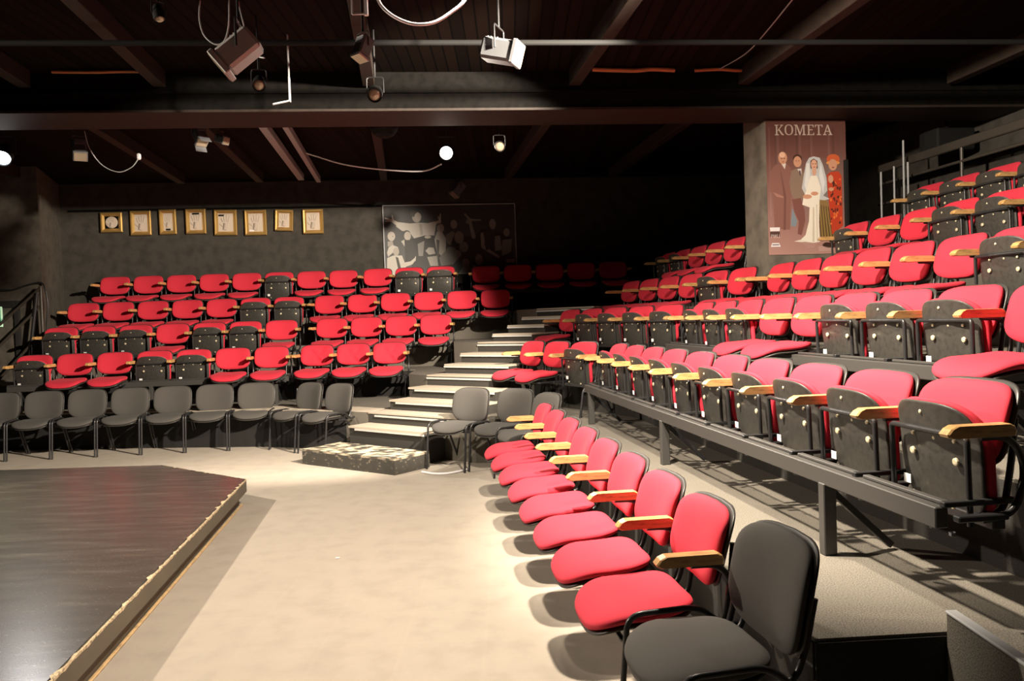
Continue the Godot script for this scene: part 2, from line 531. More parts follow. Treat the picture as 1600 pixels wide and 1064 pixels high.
# end: "" | "right" adds an armrest at the sitter's right; legs: bit 1 left, bit 2 right; stands: on legs (true) or on a beam
func theatre_seat(at: Vector3, turn: float, folded: bool, label: String, group: String, right_arm: bool, legs: int, creased := false) -> Node3D:
	var t := thing("theatre_seat", label, "theatre seat", at, turn, group)
	var s := part("seat", meshes.seat, M.red, t, Vector3(0, 0.36, 0.09))
	if folded:
		s.rotation.x = -PI / 2 + 0.03
	part("seat_shell", meshes.seat_shell, M.shell, s).set_meta("label", "black plastic underside of the seat")
	part("seat_frame", meshes.frame, M.steel, s)
	if folded:
		part("bolt_heads", meshes.bolts, M.bolt, s).set_meta("kind", "stuff")
		part("number_tag", meshes.tag, M.sticker, s)
	var b := part("backrest", meshes.back_creased if creased else meshes.back, M.red, t)
	part("back_shell", meshes.back_shell, M.plastic, b)
	for x in [-0.19, 0.19]:
		part("upright", meshes.upright, M.steel, t, Vector3(x, 0, 0))
	for x in ([0.268, -0.268] if right_arm else [0.268]):
		var a := part("armrest", meshes.arm, M.wood, t, Vector3(x, 0, 0))
		part("armrest_tube", meshes.arm_tube, M.steel, a)
	part("seat_bar", meshes.under, M.steel, t)
	if legs == 0:
		part("bracket", meshes.bracket, M.steel, t, Vector3(0.268, 0, 0.02))
	for k in [1, 2]:
		if legs & k:
			var x := 0.25 if k == 1 else -0.25
			part("leg", meshes.front_leg, M.steel, t, Vector3(x, 0, 0))
			part("leg", meshes.rear_leg, M.steel, t, Vector3(x, 0, 0))
	return t

func black_chair(x: float, z: float, fx: float, fz: float, label: String, group := "black chairs of the floor row") -> Node3D:
	var t := thing("black_chair", label, "chair", V(x, 0, z), atan2(fx, -fz), group)
	var s := part("seat", meshes.black_seat, M.cloth, t)
	part("seat_shell", meshes.black_seat_shell, M.plastic, s)
	var b := part("backrest", meshes.black_back, M.cloth, t)
	part("back_shell", meshes.black_back_shell, M.plastic, b)
	for sx in [-0.255, 0.255]:
		part("front_leg", meshes.side_tube, M.steel, t, Vector3(sx, 0, 0))
		part("rear_leg", meshes.back_leg, M.steel, t, Vector3(sx, 0, 0))
		part("upright", meshes.chair_upright, M.steel, t, Vector3(sx * 0.76, 0, 0))
	part("cross_tube", meshes.cross, M.steel, t)
	return t

# one straight run of seats. p0, angle and pitch describe the line of reference points (back tops, or armrest tips)
func run(p0: Vector2, deg: float, pitch: float, pattern: String, tier: int, near_to_far: bool, first: int, where: String, group: String, legs_kind: String, tips: bool, creased := "") -> void:
	var d := Vector2(cos(deg_to_rad(deg)), sin(deg_to_rad(deg)))
	var f := Vector2(-d.y, d.x) if near_to_far else Vector2(d.y, -d.x)
	var n := pattern.length()
	for i in n:
		var p := p0 + d * pitch * i
		if tips:
			p += -f * 0.23 + d * 0.27
		else:
			p += f * 0.12
		var folded := pattern[i] == "F"
		var side := "near end" if near_to_far else "left end"
		var label := "%s red theatre seat, %s from %s, %s" % ["tipped-up" if folded else "open", ORD[first + i], side, where]
		var end := i == n - 1 if near_to_far else i == 0
		var legs := 0
		if legs_kind == "legs":
			# sitter's left is the start of the run on the right bank, its end on the left bank
			legs = 1
			if near_to_far:
				legs = (1 if i % 2 == 0 else 0) | (2 if i == n - 1 else 0)
			else:
				legs = (1 if (n - 1 - i) % 2 == 0 else 0) | (2 if i == 0 else 0)
		theatre_seat(V(p.x, T[tier], p.y), atan2(f.x, -f.y), folded, label, group, end, legs, creased.length() > i and creased[i] == "c")

# steel beam on posts that carries a run
func seat_beam(p0: Vector2, deg: float, length: float, tier: int, near_to_far: bool, ahead: float, label: String, posts: Array, drop: float) -> void:
	var d := Vector2(cos(deg_to_rad(deg)), sin(deg_to_rad(deg)))
	var f := Vector2(-d.y, d.x) if near_to_far else Vector2(d.y, -d.x)
	var y: float = T[tier]
	var a := p0 + f * ahead
	var b := a + d * length
	var t := thing("seat_beam", label, "beam", V(a.x, y, a.y), 0.0, "steel beams under the seat rows")
	var o := V(a.x, y, a.y)
	var st := start(false)
	bar(st, V(a.x, y + 0.350, a.y) - o, V(b.x, y + 0.350, b.y) - o, 0.05, 0.075, 0.004)
	part("beam", done(st), M.beamsteel, t)
	st = start(false)
	var k := 0
	while k * 0.54 < length:
		var q := a + d * (k * 0.54 + 0.02) - f * 0.03
		var q2 := a + d * minf(k * 0.54 + 0.50, length)  - f * 0.03
		bar(st, V(q.x, y + 0.396, q.y) - o, V(q2.x, y + 0.396, q2.y) - o, 0.03, 0.014, 0.003)
		k += 1
	part("top_strip", done(st), M.beamsteel, t)
	k = 0
	while k * 0.54 < length + 0.1:
		var q := a + d * (k * 0.54)
		st = start(false)
		bar(st, V(q.x, y + 0.396, q.y) - o, V(q.x - f.x * 0.28, y + 0.396, q.y - f.y * 0.28) - o, 0.028, 0.02, 0.003)
		part("bracket_arm", done(st), M.steel, t)
		st = start(false)
		for e in [-0.05, 0.05]:
			lathe(st, V(q.x + d.x * e + f.x * 0.0, y + 0.314, q.y + d.y * e) - o, Vector3.DOWN, [Vector2(0, 0.011), Vector2(0.012, 0.011), Vector2(0.014, 0.007), Vector2(0.014, 0)], 8)
		part("bolt_pair", done(st), M.grey, t)
		k += 1
	for s in posts:
		var q: Vector2 = a + d * s
		st = start(false)
		bar(st, V(q.x, y - drop, q.y) - o, V(q.x, y + 0.32, q.y) - o, 0.06, 0.05, 0.004, V(d.x, 0, d.y))
		part("post", done(st), M.beamsteel, t)
		st = start(false)
		var e: Vector2 = q - f * 0.30
		bar(st, V(q.x, y + 0.30, q.y) - o, V(e.x, y + 0.02, e.y) - o, 0.03, 0.03, 0.003)
		part("brace", done(st), M.steel, t)

# ---------------------------------------------------------------- flat print
class Painter:
	var im: Image
	var w: int
	var h: int
	var rng := RandomNumberGenerator.new()
	func _init(width: int, height: int) -> void:
		w = width
		h = height
		rng.seed = 8
		im = Image.create(w, h, false, Image.FORMAT_RGB8)
	func poly(c: Color, pts: Array, ox := 0.0, oy := 0.0, sx := 1.0, sy := 1.0) -> void:   # flat list u0, v0, u1, v1 ...
		var p := PackedVector2Array()
		for i in range(0, pts.size(), 2):
			p.append(Vector2((pts[i] - ox) / sx * w, (pts[i + 1] - oy) / sy * h))
		fill(c, p)
	func fill(c: Color, p: PackedVector2Array) -> void:
		var lo := h
		var hi := 0
		for q in p:
			lo = mini(lo, int(q.y))
			hi = maxi(hi, int(q.y) + 1)
		for y in range(maxi(lo, 0), mini(hi, h - 1) + 1):
			var xs := []
			for i in p.size():
				var a := p[i]
				var b := p[(i + 1) % p.size()]
				if (a.y <= y + 0.5) != (b.y <= y + 0.5):
					xs.append(a.x + (y + 0.5 - a.y) / (b.y - a.y) * (b.x - a.x))
			xs.sort()
			for i in range(0, xs.size() - 1, 2):
				var x0 := maxi(int(round(xs[i])), 0)
				var x1 := mini(int(round(xs[i + 1])), w)
				if x1 > x0:
					im.fill_rect(Rect2i(x0, y, x1 - x0, 1), c)
	func oval(c: Color, u: float, v: float, ru: float, rv: float, lean := 0.0) -> void:
		var p := PackedVector2Array()
		for k in 24:
			var q := Vector2(cos(TAU * k / 24) * ru * w, sin(TAU * k / 24) * rv * h).rotated(lean)
			p.append(q + Vector2(u * w, v * h))
		fill(c, p)
	func limb(c: Color, pts: Array, r0: float, r1: float) -> void:   # tapering stroke, radius in pixels
		for i in range(0, pts.size() - 2, 2):
			var a := Vector2(pts[i] * w, pts[i + 1] * h)
			var b := Vector2(pts[i + 2] * w, pts[i + 3] * h)
			var n := pts.size() / 2 - 1
			var ra := lerpf(r0, r1, float(i / 2) / n)
			var rb := lerpf(r0, r1, float(i / 2 + 1) / n)
			var t := (b - a).normalized().orthogonal()
			fill(c, PackedVector2Array([a + t * ra, b + t * rb, b - t * rb, a - t * ra]))
			oval(c, b.x / w, b.y / h, rb / w, rb / h)
			oval(c, a.x / w, a.y / h, ra / w, ra / h)
	func soften() -> void:
		im.resize(w / 2, h / 2, Image.INTERPOLATE_BILINEAR)
		im.resize(w, h, Image.INTERPOLATE_CUBIC)
	func material(rough := 0.6) -> StandardMaterial3D:
		var m := StandardMaterial3D.new()
		m.albedo_texture = ImageTexture.create_from_image(im)
		m.roughness = rough
		return m

# a thin printed sheet with thickness: front quad carries the print
func sheet(w: float, h: float, outline := []) -> ArrayMesh:
	var st := start(false)
	st.set_normal(Vector3(0, 0, 1))
	var pts: Array = outline if outline else [Vector2(0, 0), Vector2(1, 0), Vector2(1, 1), Vector2(0, 1)]
	var p2 := PackedVector2Array(pts)
	var ix := Geometry2D.triangulate_polygon(p2)
	for i in range(0, ix.size(), 3):
		var q := [p2[ix[i]], p2[ix[i + 1]], p2[ix[i + 2]]]
		var x: Vector2 = q[1] - q[0]
		if x.cross(q[2] - q[0]) > 0:
			q = [q[0], q[2], q[1]]
		for v in q:      # clockwise seen from the front
			st.set_uv(Vector2(v.x, 1.0 - v.y))
			st.add_vertex(Vector3((v.x - 0.5) * w, (v.y - 0.5) * h, 0.004))
	for i in pts.size():
		var a: Vector2 = pts[i]
		var b: Vector2 = pts[(i + 1) % pts.size()]
		st.set_uv(Vector2(0.01, 0.01))
		var A := Vector3((a.x - 0.5) * w, (a.y - 0.5) * h, 0.004)
		var B := Vector3((b.x - 0.5) * w, (b.y - 0.5) * h, 0.004)
		out_quad(st, Vector3(0, 0, 0), A, B, B - Vector3(0, 0, 0.004), A - Vector3(0, 0, 0.004))
	return done(st)

func text(parent: Node, called: String, s: String, font: String, size: float, at: Vector3, m: Material, squeeze := 1.0) -> void:
	var t := TextMesh.new()
	t.text = s
	var f := SystemFont.new()
	f.font_names = PackedStringArray([font])
	t.font = f
	t.font_size = 64
	t.pixel_size = size / 64.0
	t.depth = 0.002
	var o := part(called, t, m, parent, at)
	o.scale.x = squeeze

func stage_poster() -> StandardMaterial3D:
	var p := Painter.new(480, 780)
	for y in 780:
		var v := y / 780.0
		var c := Color8(104, 66, 58).lerp(Color8(156, 118, 110), clampf((v - 0.12) * 1.6, 0, 1)).lerp(Color8(182, 140, 130), clampf((v - 0.75) * 4.0, 0, 1))
		p.im.fill_rect(Rect2i(0, y, 480, 1), c)
	for k in 14:      # hanging folds of the backdrop
		var x := p.rng.randf_range(0.0, 1.0)
		var wd := p.rng.randf_range(0.01, 0.035)
		for y in range(40, 560, 4):
			var c2 := p.im.get_pixel(clampi(int(x * 480), 0, 479), y)
			p.im.fill_rect(Rect2i(int((x - wd / 2) * 480), y, int(wd * 480), 4), c2.darkened(0.10) if k % 2 else c2.lightened(0.07))
	for y in range(220, 640):
		var c3 := Color8(122, 128, 124)
		var e := 1.0 - absf(y - 400) / 240.0
		for x in range(150, 470, 2):
			var k := maxf(0.0, e * (1.0 - absf(x - 330) / 190.0))
			p.im.fill_rect(Rect2i(x, y, 2, 1), p.im.get_pixel(x, y).lerp(c3, 0.75 * k))
	var P := func(c: Color, pts: Array): p.poly(c, pts, 222.0, 28.0, 598.0, 972.0)
	var O := func(c: Color, x: float, y: float, rx: float, ry: float): p.oval(c, (x - 222) / 598.0, (y - 28) / 972.0, rx / 598.0, ry / 972.0)
	var skin := Color8(205, 152, 122)
	# tall man in a brown coat
	P.call(Color8(138, 96, 86), [285, 350, 330, 340, 375, 345, 402, 375, 410, 480, 395, 600, 385, 820, 270, 810, 262, 570, 240, 540, 245, 400])
	P.call(Color8(116, 78, 70), [320, 360, 345, 600, 335, 820, 352, 820, 362, 580])
	P.call(Color8(168, 124, 110), [262, 545, 300, 560, 345, 580, 340, 590, 290, 580])
	P.call(Color8(222, 214, 206), [328, 338, 366, 338, 356, 382])
	O.call(skin, 342, 300, 33, 45)
	O.call(Color8(232, 190, 160), 338, 278, 22, 20)
	O.call(Color8(120, 84, 70), 334, 304, 6, 4)
	O.call(Color8(120, 84, 70), 354, 304, 6, 4)
	O.call(Color8(150, 95, 82), 344, 328, 9, 3)
	# young man in a grey suit, one knee forward
	P.call(Color8(140, 118, 102), [405, 392, 440, 378, 480, 385, 502, 420, 505, 520, 520, 580, 470, 600, 425, 610, 400, 560, 388, 480])
	P.call(Color8(126, 82, 74), [404, 600, 470, 590, 498, 680, 500, 760, 470, 862, 440, 850, 452, 760, 420, 690])
	P.call(Color8(128, 140, 150), [405, 660, 440, 760, 425, 800, 390, 790])
	P.call(Color8(214, 210, 205), [448, 380, 482, 378, 478, 425])
	P.call(Color8(70, 46, 60), [462, 392, 472, 392, 476, 425, 468, 430])
	O.call(Color8(70, 45, 34), 452, 305, 34, 30)
	O.call(skin, 452, 328, 30, 40)
	O.call(Color8(110, 76, 62), 442, 322, 5, 3)
	O.call(Color8(110, 76, 62), 462, 322, 5, 3)
	# potted reeds and shadow between the bride and the guest
	P.call(Color8(142, 114, 70), [612, 600, 660, 590, 700, 700, 720, 870, 620, 880, 605, 760])
	for k in 9:
		P.call(Color8(150, 122, 66) if k % 2 else Color8(86, 70, 44), [612 + k * 11, 880, 622 + k * 11, 880, 628 + k * 9 - 20, 640 + (k * 37) % 70, 622 + k * 9 - 20, 640 + (k * 37) % 70])
	# guest in an orange flowered dress and hat
	P.call(Color8(192, 66, 38), [672, 425, 700, 405, 760, 400, 782, 430, 784, 560, 786, 800, 700, 860, 688, 700, 676, 560])
	for k in 46:
		O.call(Color8(84, 44, 34) if k % 3 else Color8(232, 120, 60), p.rng.randf_range(690, 778), p.rng.randf_range(420, 810), p.rng.randf_range(4, 9), p.rng.randf_range(5, 14))
	O.call(Color8(205, 96, 56), 722, 312, 50, 38)
	O.call(Color8(222, 150, 80), 720, 338, 52, 16)
	O.call(skin, 718, 352, 32, 42)
	O.call(Color8(120, 50, 46), 720, 372, 9, 4)
	O.call(skin, 700, 455, 20, 30)
	O.call(skin, 702, 530, 20, 14)
	# bride
	P.call(Color8(196, 198, 198), [575, 290, 620, 300, 642, 350, 668, 450, 672, 540, 640, 575, 690, 600, 650, 610, 560, 600, 500, 560, 480, 520, 498, 420, 515, 340, 540, 300])
	P.call(Color8(226, 226, 222), [520, 340, 500, 500, 520, 560, 545, 420, 540, 340])
	P.call(Color8(222, 224, 224), [625, 340, 655, 480, 640, 560, 612, 430])
	P.call(Color8(88, 66, 58), [550, 322, 575, 306, 602, 324, 604, 372, 596, 385, 590, 340, 562, 340, 556, 385, 548, 372])
	O.call(Color8(214, 164, 138), 576, 398, 16, 34)
	O.call(Color8(220, 170, 142), 576, 350, 23, 36)
	O.call(Color8(96, 66, 56), 567, 344, 5, 3)
	O.call(Color8(96, 66, 56), 587, 344, 5, 3)
	O.call(Color8(168, 70, 64), 577, 368, 8, 3)
	P.call(Color8(238, 232, 216), [548, 430, 596, 430, 625, 520, 612, 600, 610, 660, 604, 780, 608, 912, 560, 918, 450, 905, 500, 860, 528, 760, 535, 660, 480, 640, 490, 590, 520, 520])
	P.call(Color8(206, 198, 178), [560, 660, 570, 660, 566, 912, 552, 912])
	P.call(Color8(212, 204, 186), [585, 640, 594, 640, 592, 912, 584, 912])
	O.call(skin, 520, 582, 34, 16)
	O.call(skin, 575, 560, 28, 14)
	P.call(Color8(230, 222, 206), [410, 905, 470, 892, 520, 908, 470, 912])
	# credits and marks at the foot
	P.call(Color8(232, 230, 232), [234, 800, 310, 800, 306, 828, 236, 828])
	P.call(Color8(84, 58, 56), [234, 832, 308, 832, 308, 868, 234, 868])
	P.call(Color8(236, 234, 236), [248, 914, 300, 914, 312, 942, 238, 942])
	P.call(Color8(96, 74, 84), [250, 924, 300, 924, 300, 930, 250, 930])
	for k in 3:
		P.call(Color8(176, 140, 132), [240, 950 + k * 9, 305, 950 + k * 9, 305, 954 + k * 9, 240, 954 + k * 9])
		P.call(Color8(186, 152, 144), [480 + k * 14, 918 + k * 13, 590 - k * 12, 918 + k * 13, 590 - k * 12, 924 + k * 13, 480 + k * 14, 924 + k * 13])
		P.call(Color8(196, 162, 154), [596, 945 + k * 12, 690, 945 + k * 12, 690, 953 + k * 12, 596, 953 + k * 12])
	for k in 2:
		P.call(Color8(112, 78, 70), [470 + k * 12, 178 + k * 16, 570 - k * 12, 178 + k * 16, 570 - k * 12, 183 + k * 16, 470 + k * 12, 183 + k * 16])
	p.soften()
	return p.material(0.55)

func crowd_photo() -> StandardMaterial3D:
	var p := Painter.new(900, 460)
	for y in 460:
		p.im.fill_rect(Rect2i(0, y, 900, 1), g(0.20 + 0.10 * y / 460.0))
	var P := func(v: float, pts: Array): p.poly(Color(v, v * 0.97, v * 0.92), pts, 115.0, 140.0, 1335.0, 682.0)
	var O := func(v: float, x: float, y: float, rx: float, ry: float): p.oval(Color(v, v * 0.96, v * 0.9), (x - 115) / 1335.0, (y - 140) / 682.0, rx / 1335.0, ry / 682.0)
	var L := func(v: float, pts: Array, a: float, b: float):
		var q := []
		for i in range(0, pts.size(), 2):
			q.append((pts[i] - 115) / 1335.0)
			q.append((pts[i + 1] - 140) / 682.0)
		p.limb(Color(v, v * 0.96, v * 0.9), q, a, b)
	# dark mass of costumes
	P.call(0.13, [380, 470, 560, 440, 720, 470, 860, 420, 1000, 470, 1120, 380, 1290, 420, 1400, 480, 1440, 820, 380, 820])
	# man with both arms thrown out
	P.call(0.70, [250, 300, 380, 318, 470, 312, 560, 318, 690, 290, 690, 325, 640, 350, 620, 440, 520, 440, 420, 470, 370, 400, 300, 390, 240, 345])
	P.call(0.60, [470, 320, 500, 330, 510, 430, 480, 440])
	L.call(0.74, [255, 320, 200, 285, 135, 262], 13, 4)
	L.call(0.70, [205, 290, 140, 292], 6, 3)
	L.call(0.70, [215, 290, 205, 238], 6, 3)
	L.call(0.74, [680, 308, 690, 230], 9, 3)
	L.call(0.70, [678, 290, 665, 255], 6, 3)
	O.call(0.66, 450, 258, 46, 52)
	O.call(0.30, 425, 226, 36, 28)
	O.call(0.72, 462, 252, 34, 38)
	P.call(0.10, [400, 470, 520, 440, 600, 450, 560, 500, 440, 540])
	O.call(0.72, 555, 455, 34, 14)
	P.call(0.50, [450, 520, 520, 490, 500, 640, 455, 640])
	# faces at the left
	O.call(0.28, 182, 400, 40, 28)
	O.call(0.66, 190, 440, 38, 46)
	O.call(0.25, 205, 440, 6, 4)
	P.call(0.55, [150, 490, 200, 485, 210, 530, 150, 540])
	O.call(0.22, 345, 410, 34, 26)
	O.call(0.68, 352, 440, 34, 44)
	P.call(0.66, [285, 490, 320, 475, 345, 590, 330, 560])
	P.call(0.16, [320, 480, 400, 480, 440, 640, 320, 720])
	# hatted figure with a raised palm
	P.call(0.70, [140, 600, 160, 545, 200, 525, 250, 545, 258, 565, 200, 600, 150, 640])
	O.call(0.62, 232, 590, 30, 42)
	P.call(0.72, [140, 650, 200, 628, 290, 630, 320, 720, 330, 822, 130, 822])
	P.call(0.20, [225, 640, 250, 650, 275, 760, 250, 790])
	L.call(0.72, [315, 720, 380, 705, 415, 670], 15, 8)
	L.call(0.72, [415, 680, 425, 645], 7, 3)
	# man in a pale waistcoat in the centre
	O.call(0.30, 680, 350, 42, 30)
	O.call(0.60, 686, 372, 36, 42)
	P.call(0.66, [650, 400, 700, 410, 740, 470, 730, 600, 680, 640, 640, 600, 620, 480])
	P.call(0.30, [640, 480, 670, 490, 660, 640, 640, 700])
	P.call(0.66, [525, 590, 560, 555, 610, 560, 625, 620, 560, 630])
	P.call(0.62, [540, 650, 640, 640, 650, 740, 570, 740])
	P.call(0.46, [660, 660, 760, 560, 880, 600, 890, 640, 800, 730, 680, 740])
	O.call(0.52, 870, 465, 48, 60)
	O.call(0.46, 915, 560, 46, 52)
	O.call(0.56, 822, 335, 34, 44)
	P.call(0.50, [735, 440, 800, 400, 830, 420, 780, 540, 750, 520])
	O.call(0.42, 785, 590, 50, 34)
	# leaping figure and two women at the right
	L.call(0.55, [940, 240, 985, 290, 1000, 380, 1020, 460], 6, 14)
	L.call(0.55, [985, 295, 1095, 298], 8, 4)
	O.call(0.50, 965, 310, 20, 24)
	O.call(0.20, 1190, 330, 50, 60)
	O.call(0.58, 1216, 340, 34, 52)
	L.call(0.58, [1110, 440, 1110, 560, 1180, 610, 1265, 665], 14, 9)
	P.call(0.20, [1120, 420, 1230, 400, 1240, 560, 1140, 600])
	P.call(0.52, [1235, 460, 1290, 455, 1305, 600, 1230, 610])
	O.call(0.20, 1350, 400, 44, 44)
	O.call(0.56, 1358, 425, 32, 42)
	P.call(0.50, [1310, 500, 1410, 490, 1400, 620, 1300, 660])
	P.call(0.60, [1345, 690, 1430, 690, 1430, 725, 1345, 725])
	O.call(0.56, 1065, 690, 38, 56)
	O.call(0.50, 930, 720, 40, 46)
	P.call(0.54, [850, 822, 900, 750, 980, 760, 1030, 740, 1030, 822])
	p.soften()
	return p.material(0.5)

# ---------------------------------------------------------------- things on the walls and overhead
func hand_frame(x: float, y: float, z: float, w: float, h: float, tilt: float, label: String, kind: String) -> void:
	var t := thing("picture_frame", label, "picture frame", V(x, y, z), 0.1135, "gilt frames with plaster hand casts")
	t.rotation.z = tilt
	var st := start(false)
	var b := 0.065
	# four mitred sides with an inward bevel
	var o := [Vector2(-w / 2, -h / 2), Vector2(w / 2, -h / 2), Vector2(w / 2, h / 2), Vector2(-w / 2, h / 2)]
	var prof := [Vector2(0.0, 0.0), Vector2(0.0, 0.035), Vector2(0.25, 0.048), Vector2(0.55, 0.045), Vector2(1.0, 0.018), Vector2(1.0, 0.0)]
	for k in 4:
		var a: Vector2 = o[k]
		var c: Vector2 = o[(k + 1) % 4]
		var ia := Vector2(a.x - signf(a.x) * b, a.y - signf(a.y) * b)
		var ic := Vector2(c.x - signf(c.x) * b, c.y - signf(c.y) * b)
		for i in prof.size() - 1:
			var p: Vector2 = prof[i]
			var q: Vector2 = prof[i + 1]
			var A := a.lerp(ia, p.x)
			var B := c.lerp(ic, p.x)
			var C := c.lerp(ic, q.x)
			var D := a.lerp(ia, q.x)
			quad(st, Vector3(A.x, A.y, p.y), Vector3(B.x, B.y, p.y), Vector3(C.x, C.y, q.y), Vector3(D.x, D.y, q.y))
	part("gilt_frame", done(st), M.gold, t)
	st = start(false)
	if kind == "round":
		cbox(st, Vector3(0, 0, 0.005), Vector3(w - 0.1, h - 0.1, 0.01), 0.002)
		part("backing", done(st), M.beam, t)
		st = start(false)
		lathe(st, Vector3(0, 0, 0.008), Vector3(0, 0, 1), [Vector2(0, 0.10), Vector2(0.012, 0.10), Vector2(0.018, 0.09), Vector2(0.018, 0)], 28)
		part("plaster_disc", done(st), M.plaster, t)
	else:
		cbox(st, Vector3(0, 0, 0.008), Vector3(w - 0.11, h - 0.11, 0.016), 0.002)
		part("plaster_panel", done(st), M.plaster, t)
	# cast of an open hand, palm and five fingers
	st = start()
	var k := minf((w - 0.12) / 0.15, (h - 0.12) / 0.22)
	var zz := 0.020 if kind == "round" else 0.010
	tube(st, PackedVector3Array([Vector3(-0.012, -0.085, zz) * Vector3(k, k, 1), Vector3(-0.004, -0.05, zz) * Vector3(k, k, 1), Vector3(0.0, -0.01, zz) * Vector3(k, k, 1)]), 0.026 * k, 10)
	for f in [[-0.030, 0.005, -0.050, 0.060], [-0.012, 0.012, -0.018, 0.088], [0.008, 0.012, 0.014, 0.092], [0.026, 0.004, 0.045, 0.072], [-0.020, -0.055, -0.078, -0.005]]:
		tube(st, spline([Vector3(f[0] * k, f[1] * k, zz), Vector3(lerpf(f[0], f[2], 0.5) * k, lerpf(f[1], f[3], 0.5) * k, zz + 0.004), Vector3(f[2] * k, f[3] * k, zz)], 3), 0.0085 * k, 8)
	part("hand_cast", done(st), M.plaster2, t)
	var m: Material = M.black
	if kind == "tag_top":
		part("name_tag", box_mesh(Vector3(0.12, 0.03, 0.006)), m, t, Vector3(0, h / 2 - 0.085, 0.019))
	elif kind == "tag_corner":
		part("name_tag", box_mesh(Vector3(0.10, 0.03, 0.006)), m, t, Vector3(-0.07, h / 2 - 0.10, 0.019))
	elif kind == "tag_low":
		part("name_tag", box_mesh(Vector3(0.08, 0.03, 0.006)), m, t, Vector3(0.0, -h / 2 + 0.085, 0.019))
	elif kind == "tag_white":
		part("name_tag", box_mesh(Vector3(0.075, 0.03, 0.006)), M.sticker, t, Vector3(-0.075, -h / 2 + 0.085, 0.019))

# a stage lantern hung at "at": yoke up to the hook, body pointing along aim
func lantern(at: Vector3, aim: Vector3, kind: String, label: String, size := 1.0, lit: Material = null, doors := false, body: Material = null) -> Node3D:
	var t := thing("stage_light", label, "stage light", at, 0.0, "stage lights under the ceiling")
	aim = aim.normalized()
	var side := aim.cross(Vector3.UP).normalized()
	var up := side.cross(aim).normalized()
	var st := start(false)
	var r := 0.085 * size
	var ln := 0.26 * size
	if kind == "box":
		cbox(st, Vector3.ZERO, Vector3(r * 2.0, r * 1.9, ln), 0.02 * size, Basis(side, up, -aim))
		cbox(st, aim * ln * 0.56, Vector3(r * 2.2, r * 2.1, ln * 0.14), 0.006, Basis(side, up, -aim))
		for k in 4:
			cbox(st, -aim * ln * (0.36 - k * 0.10) + up * r * 0.97, Vector3(r * 1.5, 0.012, 0.010), 0.003, Basis(side, up, -aim))
	else:
		lathe(st, -aim * ln * 0.6, aim, [Vector2(0, 0), Vector2(0, r * 0.55), Vector2(ln * 0.12, r * 0.75), Vector2(ln * 0.3, r * 0.8), Vector2(ln * 0.55, r), Vector2(ln * 1.05, r), Vector2(ln * 1.05, r * 0.9), Vector2(ln * 0.9, r * 0.88)], 24)
	part("housing", done(st), body if body else (M.grey if kind == "box" else M.black), t)
	st = start(false)
	if kind == "box":
		cbox(st, aim * ln * 0.635, Vector3(r * 1.9, r * 1.8, 0.006), 0.002, Basis(side, up, -aim))
	else:
		lathe(st, aim * ln * 0.36, aim, [Vector2(0, r * 0.86), Vector2(0.018 * size, r * 0.6), Vector2(0.026 * size, 0)], 24)
	part("lens", done(st), lit if lit else M.lens, t)
	if doors:
		for s in [1.0, -1.0]:
			st = start(false)
			var hinge: Vector3 = aim * ln * 0.62 + up * s * r * 1.05
			var d: Vector3 = (aim + up * s * 0.22).normalized()
			cbox(st, hinge + d * 0.045 * size, Vector3(r * 2.0, 0.004, 0.09 * size), 0.001, Basis(side, side.cross(d), -d).orthonormalized())
			part("barn_door", done(st), M.grey, t)
	st = start()
	var top := Vector3(0, r * 2.1, 0)
	tube(st, rounded([side * r * 1.15, side * r * 1.15 + top, -side * r * 1.15 + top, -side * r * 1.15], 0.02, 3), 0.008 * size, 6)
	tube(st, PackedVector3Array([top, Vector3(0, 4.16 - at.y, 0)]), 0.010, 6)
	part("yoke", done(st), M.steel, t)
	return t

func cable(called: String, label: String, pts: Array, r: float, m: Material, cat := "cable") -> void:
	var o := part(numbered(called), tube_mesh(spline(pts, 7), r, 7), m, self)
	o.set_meta("label", label)
	o.set_meta("category", cat)

func spot(at: Vector3, to: Vector3, energy: float, angle: float, soft: float, c: Color, size := 0.08) -> void:
	var l := SpotLight3D.new()
	l.name = numbered("spot_lamp_light")
	l.light_color = c
	l.light_energy = energy
	l.spot_angle = angle
	l.spot_angle_attenuation = soft
	l.spot_range = 40.0
	l.spot_attenuation = 2.0
	l.light_size = size
	l.shadow_enabled = true
	add_child(l)
	l.look_at_from_position(at, to, Vector3.UP if absf((to - at).normalized().y) < 0.98 else Vector3.RIGHT)

